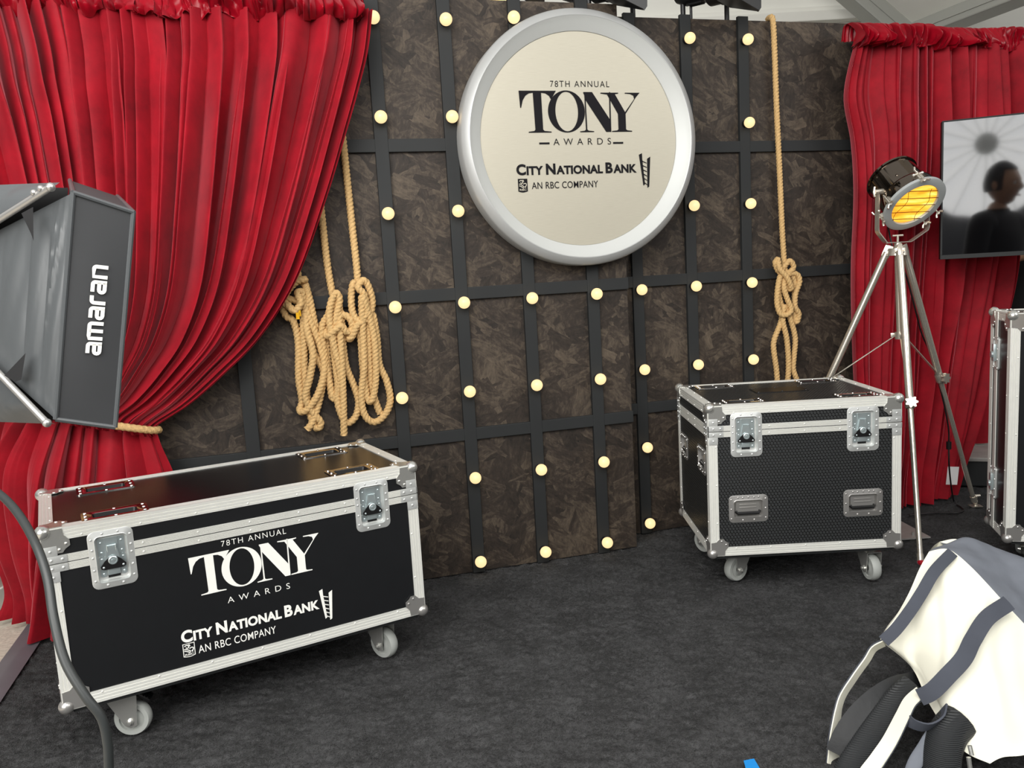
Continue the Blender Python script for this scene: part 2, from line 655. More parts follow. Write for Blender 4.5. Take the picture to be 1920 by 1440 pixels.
def brushed_mat():
    m, nt, b = newmat('brushed_champagne_metal')
    tc = N(nt, 'ShaderNodeTexCoord')
    mp = N(nt, 'ShaderNodeMapping')
    mp.inputs['Scale'].default_value = (6, 6, 300)
    nz = N(nt, 'ShaderNodeTexNoise')
    nz.inputs['Scale'].default_value = 4
    nz.inputs['Detail'].default_value = 5
    nt.links.new(tc.outputs['Object'], mp.inputs[0])
    nt.links.new(mp.outputs[0], nz.inputs['Vector'])
    rp = N(nt, 'ShaderNodeValToRGB')
    rp.color_ramp.elements[0].color = srgb(174, 168, 152)
    rp.color_ramp.elements[1].color = srgb(196, 191, 175)
    nt.links.new(nz.outputs['Fac'], rp.inputs[0])
    nt.links.new(rp.outputs[0], b.inputs['Base Color'])
    b.inputs['Metallic'].default_value = 0.35
    b.inputs['Roughness'].default_value = 0.42
    return m

M = {}
M['osb'] = osb_mat()
M['batten'] = simple('matte_black_paint', srgb(30, 32, 33), 0.7, noise=0.12, nscale=8)
M['carpet'] = carpet_mat()
M['velvet'] = velvet_mat()
M['satin'] = velvet_mat('red_satin_header', 0.30, 0.35)
M['hex'] = hex_mat()
M['rope'] = rope_mat()
M['alu'] = simple('extruded_aluminium', srgb(234, 234, 228), 0.40, metal=0.35, noise=0.05, nscale=40)
M['steel'] = simple('bright_steel', srgb(218, 218, 213), 0.24, metal=0.8)
M['chrome'] = simple('chrome', srgb(200, 196, 192), 0.12, metal=1.0)
M['zinc'] = simple('zinc_plate', srgb(200, 212, 214), 0.3, metal=0.75, noise=0.08, nscale=60)
M['dish'] = simple('pressed_steel_dish', srgb(216, 218, 216), 0.36, metal=0.55, noise=0.06, nscale=50)
M['darkchrome'] = simple('dark_chrome', srgb(186, 184, 181), 0.28, metal=0.72)
M['lam'] = simple('black_laminate', srgb(22, 23, 25), 0.36, noise=0.15, nscale=25, bump=0.02, spec=0.5)
M['lamtop'] = simple('black_laminate_lid', srgb(24, 24, 25), 0.26, noise=0.2, nscale=18, bump=0.03, spec=0.6)
M['black'] = simple('black_plastic', srgb(16, 16, 17), 0.4)
M['rubber'] = simple('grey_rubber', srgb(165, 168, 164), 0.55, noise=0.05)
M['white'] = simple('white_print', srgb(244, 244, 238), 0.55)
M['ink'] = simple('black_print', srgb(26, 25, 28), 0.8, spec=0.15)
M['brushed'] = brushed_mat()
M['rim'] = simple('silver_rim', srgb(180, 181, 180), 0.45, metal=0.3, noise=0.03, nscale=15)
M['rimgrey'] = simple('silver_rim_recess', srgb(198, 200, 198), 0.5, metal=0.15)
M['bulb'] = glow('warm_bulb_glass', (1.0, 0.71, 0.36, 1), 1.12)
M['nickel'] = simple('polished_nickel', srgb(216, 209, 196), 0.24, metal=0.78)
M['nickeldark'] = simple('polished_lamp_body', srgb(120, 110, 100), 0.1, metal=1.0)
M['lampring'] = simple('grey_lamp_ring', srgb(172, 176, 176), 0.45, metal=0.1)
M['nylon'] = simple('black_nylon', srgb(76, 79, 81), 0.36, noise=0.05, nscale=8, bump=0.05, spec=0.6)
M['nylonflat'] = simple('black_softbox_skirt', srgb(52, 53, 55), 0.6, noise=0.08, nscale=20)
M['canvas'] = simple('cream_canvas', srgb(232, 230, 214), 0.9, noise=0.04, nscale=9, bump=0.12, spec=0.1)
M['charcoal'] = simple('charcoal_canvas', srgb(112, 116, 124), 0.9, noise=0.25, nscale=14, bump=0.1, spec=0.1)
M['strapcanvas'] = simple('dark_charcoal_canvas', srgb(72, 75, 83), 0.9, noise=0.15, nscale=18, spec=0.1)
M['packblack'] = simple('black_pack_fabric', srgb(30, 31, 33), 0.65, noise=0.25, nscale=40, bump=0.2)
M['screen'] = simple('tv_glass', srgb(8, 8, 10), 0.05, spec=1.0)
M['screen'].node_tree.nodes['Principled BSDF'].inputs['IOR'].default_value = 2.0
M['tent'] = simple('white_tent_fabric', srgb(225, 224, 216), 0.7, noise=0.03, nscale=6)
M['tentgrey'] = simple('grey_tent_beam', srgb(165, 166, 160), 0.45, metal=0.3)
M['concrete'] = simple('pale_concrete', srgb(196, 188, 174), 0.95, noise=0.4, nscale=70, bump=0.3, spec=0.1)
M['tape'] = simple('grey_floor_tape', srgb(96, 92, 98), 0.5, noise=0.15, nscale=12)
M['pinkwall'] = simple('pale_panel', srgb(226, 208, 200), 0.7)
M['cable'] = simple('black_cable', srgb(46, 49, 49), 0.45)
M['blue'] = simple('blue_tape', srgb(20, 130, 205), 0.6)
M['yellow'] = simple('yellow_tape', srgb(225, 175, 30), 0.6)
M['steelplate'] = simple('worn_steel_plate', srgb(165, 162, 158), 0.55, metal=0.3, noise=0.3, nscale=15)
M['paper'] = simple('white_paper', srgb(225, 222, 222), 0.8)
M['parcan'] = simple('black_par_can', srgb(26, 26, 28), 0.4)
M['hot'] = glow('hot_stage_lens', (1.0, 0.72, 0.2, 1), 2.5)
M['skin'] = simple('skin', srgb(205, 160, 130), 0.55, noise=0.06, nscale=30)
M['tee'] = simple('black_tee_shirt', srgb(18, 18, 20), 0.85)
M['jeans'] = simple('dark_trousers', srgb(28, 30, 36), 0.85)
M['hair'] = simple('dark_hair', srgb(24, 18, 15), 0.5)
M['eye'] = simple('eye_white', srgb(235, 232, 228), 0.3)
M['lip'] = simple('lip', srgb(170, 100, 90), 0.5)

# ------------------------------------------------------------------ 2D lettering
def text_shapes(body, spacing=1.0, offset=0.0):
    c = bpy.data.curves.new('tmp_text', 'FONT')
    c.body = body
    c.size = 1.0
    c.space_character = spacing
    c.offset = offset
    c.resolution_u = 5
    c.fill_mode = 'FRONT'
    o = bpy.data.objects.new('tmp_text', c)
    COL.objects.link(o)
    bpy.context.view_layer.update()
    me = bpy.data.meshes.new_from_object(o.evaluated_get(bpy.context.evaluated_depsgraph_get()))
    vs = np.array([q.co[:2] for q in me.vertices]) if len(me.vertices) else np.zeros((0, 2))
    fs = [tuple(p.vertices) for p in me.polygons]
    bpy.data.objects.remove(o)
    bpy.data.curves.remove(c)
    bpy.data.meshes.remove(me)
    return vs, fs
def put_text(mb, body, fr, box, spacing=1.0, offset=0.0, h=0.0008):
    """set a line of text into box = (x0, x1, y0, y1) of a frame, cap height = box height"""
    vs, fs = text_shapes(body, spacing, offset)
    lo, hi = vs.min(0), vs.max(0)
    x0, x1, y0, y1 = box
    q = (vs - lo) / (hi - lo)
    pts = [fr.p(x0 + a * (x1 - x0), y0 + b * (y1 - y0), h) for a, b in q]
    mb.add(pts, fs)
def stroke(mb, pts, w, fr, h):
    P = np.asarray(pts, float)
    T = np.gradient(P, axis=0)
    T /= np.linalg.norm(T, axis=1)[:, None] + 1e-12
    Nn = np.stack([-T[:, 1], T[:, 0]], 1)
    ww = np.full(len(P), w) if np.isscalar(w) else np.asarray(w)
    a = P + Nn * ww[:, None] / 2
    b = P - Nn * ww[:, None] / 2
    vs = [fr.p(x, y, h) for x, y in a] + [fr.p(x, y, h) for x, y in b]
    n = len(P)
    mb.add(vs, [(i, i + 1, n + i + 1, n + i) for i in range(n - 1)])

def title_polys():
    """four high-contrast serif capitals on a 620 x 223 field"""
    P = []
    # T
    P.append(([(0, 223), (186, 223), (160, 176), (150, 196), (132, 209), (111, 212), (113, 16), (120, 9), (155, 5), (155, 0), (40, 0), (40, 5), (68, 9), (74, 16),
               (70, 212), (50, 209), (32, 196), (18, 172), (8, 132), (4, 132)], ()))
    # O
    P.append((ellipse(236, 112, 94, 113, 56), [ellipse(237, 112, 58, 106, 56)]))
    # N
    P.append(([(326, 217), (371, 217), (458, 70), (460, 217), (466, 217), (464, 0), (438, 0), (337, 172), (339, 14), (346, 8), (374, 5), (374, 0), (302, 0), (302, 5), (325, 8), (332, 14),
               (331, 200), (326, 211)], ()))
    # Y
    P.append(([(415, 214), (508, 214), (508, 209), (490, 206), (541, 108), (592, 180), (588, 198), (570, 207), (543, 209), (543, 214), (622, 214), (602, 190), (543, 98),
               (543, 14), (550, 8), (575, 5), (575, 0), (468, 0), (468, 5), (496, 8), (503, 14), (503, 98), (449, 204), (415, 209)], ()))
    return P
def emblem_ladder(mb, fr, x0, x1, y0, y1, h):
    fx = lambda a, b: (x0 + (x1 - x0) * a, y0 + (y1 - y0) * b)
    mb.prism([fx(0.0, 0.96), fx(0.27, 1.0), fx(0.28, 0.83), fx(0.45, 0.10), fx(0.31, 0.07)], fr, 0, h)
    mb.prism([fx(0.72, 0.84), fx(1.0, 0.90), fx(0.82, 0.03), fx(0.66, 0.0)], fr, 0, h)
    for k in range(6):
        yb = 0.78 - 0.125 * k
        xa = 0.18 + 0.04 * k
        xb = 0.66
        mb.prism([fx(xa, yb + 0.02), fx(xb, yb - 0.055), fx(xb, yb - 0.078), fx(xa, yb - 0.012)], fr, 0, h)
def emblem_shield(mb, fr, x0, x1, y0, y1, h, solid):
    fx = lambda a, b: (x0 + (x1 - x0) * a, y0 + (y1 - y0) * b)
    sh = [fx(0, 1), fx(0, 0.08)] + [fx(t, 0.08 - 0.08 * math.sin(PI * t)) for t in (0.2, 0.4, 0.6, 0.8)] + [fx(1, 0.08), fx(1, 1)]
    inn = [fx(0.06, 0.96), fx(0.06, 0.12)] + [fx(t, 0.12 - 0.08 * math.sin(PI * t)) for t in (0.2, 0.4, 0.6, 0.8)] + [fx(0.94, 0.12), fx(0.94, 0.96)]
    return sh, inn, fx
def logo_block(fr, mat_ink, mat_gap, parent, cx, title, annual, awards, bank, company, ladder, shield, dashes=None, solid=False):
    """the whole printed block; every box is (x0, x1, y0, y1) in the frame"""
    mb = MB()
    x0, x1, y0, y1 = title
    for poly, holes in title_polys():
        g = lambda l: [(x0 + (x1 - x0) * a / 622.0, y0 + (y1 - y0) * b / 225.0) for a, b in l]
        mb.prism(g(poly), fr, 0.0, 0.0008, [g(h_) for h_ in holes])
    put_text(mb, '78TH ANNUAL', fr, annual, 1.25, -0.006)
    put_text(mb, 'AWARDS', fr, awards, 1.9, -0.004)
    for d in dashes or ():
        mb.prism([(d[0], d[2]), (d[1], d[2]), (d[1], d[3]), (d[0], d[3])], fr, 0, 0.0008)
    mb.build('title_lettering', mat_ink, parent, smooth=0)
    mb = MB()
    # small-capital bank line: big initials, smaller capitals, laid out by relative widths
    x0, x1, y0, y1 = bank
    words_ = (('C', 1), ('ITY', 0), (' ', 0), ('N', 1), ('ATIONAL', 0), (' ', 0), ('B', 1), ('ANK', 0))
    items, wid = [], 0.0
    for t, big in words_:
        if t == ' ':
            wid += 0.16
            continue
        vs, fs = text_shapes(t, 1.02, 0.042)
        k = 1.0 if big else 0.80
        lo, hi = vs.min(0), vs.max(0)
        w_ = (hi[0] - lo[0]) * k
        items.append((t, wid, w_, k))
        wid += w_ + 0.05
    sc = (x1 - x0) / (wid - 0.05)
    for t, a, w_, k in items:
        put_text(mb, t, fr, (x0 + a * sc, x0 + (a + w_) * sc, y0, y0 + (y1 - y0) * k), 1.02, 0.042)
    mb.build('bank_lettering', mat_ink, parent, smooth=0)
    mb = MB()
    put_text(mb, 'AN RBC COMPANY', fr, company, 1.06, 0.004)
    mb.build('company_lettering', mat_ink, parent, smooth=0)
    mb = MB()
    emblem_ladder(mb, fr, *ladder, 0.0008)
    mb.build('ladder_emblem', mat_ink, parent, smooth=0)
    # shield
    sh, inn, fx = emblem_shield(mb, fr, *shield, 0.0008, solid)
    mb = MB()
    if solid:
        mb.prism(sh, fr, 0, 0.0006)
    else:
        mb.prism(sh, fr, 0, 0.0008, [inn])
    mb2 = MB()
    tgt = mb2 if solid else mb
    X = lambda l: [fx(a, b) for a, b in l]
    wln = (shield[1] - shield[0]) * 0.085
    H_ = 0.0011
    for l in ([(0.15, 0.82), (0.3, 0.88), (0.45, 0.84), (0.5, 0.72), (0.38, 0.66), (0.25, 0.72)],
              [(0.1, 0.62), (0.3, 0.58), (0.5, 0.48), (0.66, 0.38)],
              [(0.1, 0.50), (0.3, 0.44), (0.5, 0.35), (0.6, 0.3)],
              [(0.55, 0.6), (0.7, 0.66), (0.86, 0.62), (0.84, 0.48), (0.74, 0.42), (0.8, 0.34)],
              [(0.42, 0.86), (0.55, 0.88), (0.6, 0.78)]):
        stroke(tgt, catmull(X(l), 5), wln, fr, H_)
    a, b2 = fx(0.14, 0.13), fx(0.86, 0.27)
    put_text(tgt, 'RBC', fr, (a[0], b2[0], a[1], b2[1]), 1.0, 0.02, H_)
    em = mb.build('shield_emblem', mat_ink, parent, smooth=0)
    if solid:
        mb2.build('shield_relief', mat_gap, em, smooth=0)

# ------------------------------------------------------------------ the setting
mb = MB()
# carpet, its edge on the tape line at the left
e0 = V(-1.622, 2.357, 0)
ed = unit(V(-1.753, 2.821, 0) - e0)
a = e0 - ed * 6.0
b = e0 + ed * 4.2
mb.add([(a[0], a[1], -0.011), (7, a[1], -0.011), (7, 6.6, -0.011), (b[0], b[1], -0.011)], [(0, 1, 2, 3)])
# cut pile: a fine relief of tufts, tops just under the standing plane
ny_, nx_ = 300, 440
yy = np.linspace(1.55, 4.1, ny_)
rsc = np.random.RandomState(3)
pile = rsc.uniform(-1, 1, (ny_, nx_))
sm_ = lambda A: (A + np.roll(A, 1, 0) + np.roll(A, 1, 1) + np.roll(np.roll(A, 1, 0), 1, 1)) / 4
pile = 0.55 * pile + 0.9 * sm_(pile)
xl_ = e0[0] + ed[0] * (yy - e0[1]) / ed[1] + 0.004
ss = np.linspace(0, 1, nx_)
XX = xl_[:, None] + (2.9 - xl_)[:, None] * ss[None, :]
YY = np.repeat(yy[:, None], nx_, 1)
XX = XX + rsc.uniform(-0.003, 0.003, XX.shape) * (ss > 0.01)
YY = YY + rsc.uniform(-0.003, 0.003, XX.shape)
mb.grid(np.stack([XX, YY, -0.0065 + 0.0060 * np.clip(pile, -1, 1)], 2))
o = mb.build('floor', M['carpet'], smooth=1.4)
tag(o, 'charcoal carpet laid over the whole stage floor', 'floor', kind='structure')
mb = MB()
mb.box((-9, -6, -0.08), (9, 9, -0.014))
o = mb.build('ground', M['concrete'], smooth=0)
tag(o, 'pale gritty ground beside the carpet edge', 'ground', kind='structure')
mb = MB()
en = V(-ed[1], ed[0], 0)
pts = []
rows = []
for k in range(60):
    t = -3.2 + 6.4 * k / 59
    c = e0 + ed * t
    wv_ = 0.006 * math.sin(t * 9) + 0.004 * math.sin(t * 23)
    rows.append([c - en * 0.01 + V(0, 0, 0.003), c + en * (0.03 + wv_) + V(0, 0, 0.006), c + en * (0.045 + wv_) + V(0, 0, 0.002), c + en * (0.09) + V(0, 0, -0.009)])
mb.grid(rows)
o = mb.build('floor_tape', M['tape'])
tag(o, 'long grey tape strip covering the carpet edge beside pale ground', 'tape')

def wall(name, P, s0, s1, H, battens, rails, label, rail_span=None):
    th = math.atan2(WD[1], WD[0])
    mb = MB()
    mb.box((s0, 0.0, 0.0), (s1, 0.018, H))
    o = mb.build(name, M['osb'], smooth=0)
    o.location = tuple(P)
    o.rotation_euler = (0, 0, th)
    tag(o, label, 'wall', kind='structure')
    for s in battens:
        mb = MB()
        mb.box((s - 0.025, -0.018, 0.0), (s + 0.025, 0.0, H + 0.012), ch=0.002)
        mb.build('batten', M['batten'], o, smooth=0)
    for z in rails:
        mb = MB()
        mb.box((s0, -0.016, z - 0.024), (s1, 0.0, z + 0.024), ch=0.002)
        mb.build('rail', M['batten'], o, smooth=0)
    return o
def s_of(P, x, y):
    return float((V(x, y, 0) - P) @ WD)
kC, kR = 0.953, 0.9485
bulbsC = [(-0.443, 3.2381), (-0.1758, 3.3219), (0.1002, 3.4104), (0.378, 3.4822)]
bulbsR = [(0.6139, 3.7292), (0.8826, 3.7878), (1.164, 3.8684)]
sC = [s_of(PC, x * kC, y * kC) for x, y in bulbsC]
sR = [s_of(PR, x * kR, y * kR) for x, y in bulbsR]
RAILS = (0.575, 1.134, 1.70)
SL = float((at_wall(466, 750, PC) - PC) @ WD)
wall('wall_back', PC, -1.27, 0.788, 2.235, [SL] + sC, RAILS, 'middle run of dark strand board wall with black battens and round sign')
wall('wall_back_recessed', PR, -0.13, 1.5, 2.238, sR, RAILS, 'set-back run of dark strand board wall behind the honeycomb case')

# bulbs
def make_bulb(label):
    t = thing('globe_bulb', label, 'light bulb', group='bulbs on the wall battens')
    mb = MB()
    # axis -Y (out of the wall); origin on the batten face
    mb.lathe([(0.0, 0.0), (0.016, 0.0), (0.016, 0.014), (0.0, 0.014)], (0, 0, 0), (0, -1, 0), 16)
    mb.build('socket', M['black'], t)
    mb = MB()
    prof = [(0.011, 0.010), (0.013, 0.014)]
    for k in range(13):
        a_ = -0.9 + (PI / 2 + 0.9) * k / 12
        prof.append((0.0235 * math.cos(a_), 0.036 + 0.0235 * math.sin(a_)))
    mb.lathe(prof, (0, 0, 0), (0, -1, 0), 24)
    mb.build('bulb_glass', M['bulb'], t)
    return t
ORD = ('first', 'second', 'third', 'fourth', 'fifth', 'sixth', 'seventh')
zrow = [2.1438 - 0.3479 * k for k in range(7)]
proto = None
colrows = [(PC, sC[0], (0, 1, 2, 3, 4)), (PC, sC[1], (0, 1, 2, 3, 4, 5, 6)), (PC, sC[2], (0, 3, 4, 5, 6)), (PC, sC[3], (3, 4, 5, 6)),
           (PR, sR[0], (3, 4, 5, 6)), (PR, sR[1], (0, 2, 3, 4)), (PR, sR[2], (0, 1, 2, 3, 4))]
colname = ('batten beside the red swag curtain', 'second bulb batten from the swag curtain', 'batten under the round sign, third from the swag curtain', 'batten just before the wall steps back',
           'batten just past the wall step', 'batten skirting the sign rim above the honeycomb case', 'batten beside the single hanging rope')
for ci, (P, s, rws) in enumerate(colrows):
    for j, k in enumerate(rws):
        lab = '%s warm globe bulb down the %s' % (ORD[j], colname[ci])
        q = P + WD * s + WN * 0.018 + V(0, 0, zrow[k])
        if ci == 2 and k == 0:      # this one is squeezed past the sign's rim
            q = q - WD * 0.014 + V(0, 0, 0.014)
        if proto is None:
            proto = make_bulb(lab)
            proto.location = tuple(q)
            proto.rotation_euler = (0, 0, WANG)
        else:
            dup(proto, tuple(q), WANG, lab)

# tent behind the set
mb = MB()
mb.box((-6, 5.2, -0.01), (9, 5.24, 3.6))
o = mb.build('wall_tent', M['tent'], smooth=0)
tag(o, 'white tent fabric wall behind the set', 'wall', kind='structure')
mb = MB()
mb.box((-6, 5.12, 2.60), (3.0, 5.2, 2.66), ch=0.006)
mb.box((-6, 5.15, 2.66), (3.0, 5.2, 2.69), ch=0.004)
o = mb.build('trim_1', M['tent'], smooth=0)
tag(o, 'white rail across the tent wall', 'rail', kind='structure')
mb = MB()
mb.box((-2.16, 3.0, -0.01), (-2.10, 5.2, 2.5))
o = mb.build('wall_left', M['pinkwall'], smooth=0)
tag(o, 'pale panel behind the tied curtain hem', 'wall', kind='structure')
mb = MB()
mb.box((-2.10, 3.0, -0.01), (-2.085, 5.1, 0.07), ch=0.004)
o = mb.build('baseboard_left', M['white'], smooth=0)
tag(o, 'white base strip under the pale panel', 'baseboard', kind='structure')
def beam(name, p, q, w, h, label, mat=None):
    p, q = V(*p), V(*q)
    d = unit(q - p)
    sd = unit(np.cross(d, V(0, 0, 1)))
    up = np.cross(sd, d)
    fr = Fr(p, d, sd, up)
    mb = MB()
    mb.box((0, -w / 2, -h / 2), (np.linalg.norm(q - p), w / 2, h / 2), fr, ch=0.008)
    for yy in (-w / 2 - 0.006, w / 2):
        mb.box((0, yy, -h * 0.12), (np.linalg.norm(q - p), yy + 0.006, h * 0.12), fr)
    o = mb.build(name, mat or M['tentgrey'], smooth=0)
    return tag(o, label, 'beam', kind='structure')
Ae = at_y(1700, 70, 4.95)
Be = at_z(1900, -8, Ae[2])
beam('trim_2', Ae, Ae + (Be - Ae) * 2.2, 0.16, 0.09, 'grey tent eave beam above the hanging velvet')
r0 = at_y(1605, -12, 4.9)
beam('trim_3', Ae + (Ae - r0) * 0.15, r0 + (r0 - Ae) * 1.5, 0.12, 0.14, 'grey sloping tent rafter above the single rope')
mb = MB()
roof = [Ae + V(0, 0, 0.05), Ae + (Be - Ae) * 2.2 + V(0, 0, 0.05), Ae + (Be - Ae) * 2.2 + (r0 - Ae) * 2.5 + V(0, 0, 0.05), r0 + (r0 - Ae) * 1.5 + V(0, 0, 0.05)]
mb.quad(*roof)
mb.quad(*[q + V(0, 0, 0.01) for q in roof])
o = mb.build('ceiling', M['tent'], smooth=0)
tag(o, 'white tent roof panel', 'ceiling', kind='structure')

# ------------------------------------------------------------------ round sign
def round_sign():
    c = V(0.336, 3.246, 1.703)
    t = thing('round_sign', 'big round silver award sign hung on the dark board wall', 'sign', tuple(c), WANG)
    # local frame: X along wall, Z up, -Y out; measured 0 at the outer front rim
    R = 0.487
    mb = MB()
    mb.lathe([(R - 0.02, -0.10), (R, -0.095), (R, -0.026), (R - 0.005, -0.017), (R - 0.027, -0.001), (R - 0.031, 0.0005), (R - 0.034, -0.001)], (0, 0, 0), (0, -1, 0), 128)
    mb.build('outer_rim', M['rim'], t)
    mb = MB()
    mb.lathe([(R - 0.034, -0.001), (0.435, -0.018), (0.410, -0.034), (0.407, -0.037), (0.406, -0.046), (0.404, -0.047)], (0, 0, 0), (0, -1, 0), 128)
    mb.build('inner_rim', M['rimgrey'], t)
    mb = MB()
    mb.prism(ellipse(0, 0, 0.406, 0.406, 128), Fr((0, 0.040, 0), (1, 0, 0), (0, 0, 1), (0, -1, 0)), -0.004, 0)
    mb.build('sign_face', M['brushed'], t, smooth=0)
    mb = MB()
    mb.lathe([(0.0, -0.100), (R - 0.02, -0.100)], (0, 0, 0), (0, -1, 0), 64)
    mb.build('back_panel', M['batten'], t)
    fr = Fr((0, 0.039, 0), (1, 0, 0), (0, 0, 1), (0, -1, 0))
    z = -1.703
    logo_block(fr, M['ink'], M['brushed'], t, 0,
               (-0.246, 0.254, 1.732 + z, 1.889 + z), (-0.118, 0.126, 1.902 + z, 1.925 + z), (-0.116, 0.124, 1.684 + z, 1.709 + z),
               (-0.272, 0.230, 1.573 + z, 1.615 + z), (-0.213, 0.062, 1.520 + z, 1.546 + z), (0.242, 0.291, 1.512 + z, 1.648 + z),
               (-0.268, -0.230, 1.508 + z, 1.560 + z), dashes=[(-0.174, -0.132, 1.688 + z, 1.695 + z), (0.133, 0.176, 1.686 + z, 1.693 + z)], solid=True)
round_sign()

# ------------------------------------------------------------------ flight cases
def alu_angle(mb, p0, p1, n1, n2, w=0.03):
    p0, p1, n1, n2 = V(*p0), V(*p1), V(*n1), V(*n2)
    hh, gv = 0.0026, 0.0010
    sec = [(w, 0.0)]
    for t, h in ((1.0, hh), (0.80, hh), (0.76, gv), (0.72, hh), (0.52, hh), (0.48, gv), (0.44, hh), (0.24, hh), (0.20, gv), (0.16, hh), (0.02, hh)):
        sec.append((w * t, h))
    prof = [-n2 * t + n1 * h for t, h in sec] + [n1 * hh + n2 * hh] + [-n1 * t + n2 * h for t, h in sec[::-1]]
    k = len(prof)
    mb.add([p0 + q for q in prof] + [p1 + q for q in prof], [(i, i + 1, k + i + 1, k + i) for i in range(k - 1)])
def ridge_strip(mb, fr, u0, u1, v0, v1, h0=0.0, h=0.003):
    n = 6
    rows = []
    prof = [(v0, h0)]
    for i in range(n):
        a_ = v0 + (v1 - v0) * i / n
        d = (v1 - v0) / n
        prof += [(a_ + d * 0.1, h0 + h), (a_ + d * 0.8, h0 + h), (a_ + d * 0.95, h0 + h * 0.35)]
    prof.append((v1, h0))
    mb.grid([[fr.p(u, v, c) for v, c in prof] for u in (u0, u1)])
def panel(mb, fr, u0, u1, v0, v1, holes=()):
    us = sorted({u0, u1, *[h[0] for h in holes], *[h[1] for h in holes]})
    vs = sorted({v0, v1, *[h[2] for h in holes], *[h[3] for h in holes]})
    for i in range(len(us) - 1):
        for j in range(len(vs) - 1):
            cu, cv = (us[i] + us[i + 1]) / 2, (vs[j] + vs[j + 1]) / 2
            if not (u0 < cu < u1 and v0 < cv < v1):
                continue
            if any(h[0] < cu < h[1] and h[2] < cv < h[3] for h in holes):
                continue
            mb.quad(fr.p(us[i], vs[j]), fr.p(us[i + 1], vs[j]), fr.p(us[i + 1], vs[j + 1]), fr.p(us[i], vs[j + 1]))
def dish(mb, fr, cu, cv, w, h, r, lip, depth, top=0.0035):
    """pressed dish: raised flange with rolled inner lip, walls and floor"""
    loops = [(rrect(w, h, r, 5, cu, cv), 0.0), (rrect(w, h, r, 5, cu, cv), top * 0.7), (rrect(w - 0.004, h - 0.004, r, 5, cu, cv), top),
             (rrect(w - 2 * lip + 0.006, h - 2 * lip + 0.006, r * 0.7, 5, cu, cv), top), (rrect(w - 2 * lip + 0.002, h - 2 * lip + 0.002, r * 0.65, 5, cu, cv), top + 0.0012),
             (rrect(w - 2 * lip, h - 2 * lip, r * 0.6, 5, cu, cv), top - 0.001), (rrect(w - 2 * lip - 0.006, h - 2 * lip - 0.006, r * 0.5, 5, cu, cv), -depth)]
    mb.grid([[fr.p(x, y, c) for x, y in l] for l, c in loops], closed_u=True)
    l, c = loops[-1]
    mb.add([fr.p(x, y, c) for x, y in l], [tuple(range(len(l)))])
def rivets(mb, fr, pts, c, r=0.0034):
    for a_, b_ in pts:
        mb.dome(fr, a_, b_, c, r, r * 0.7, 8)
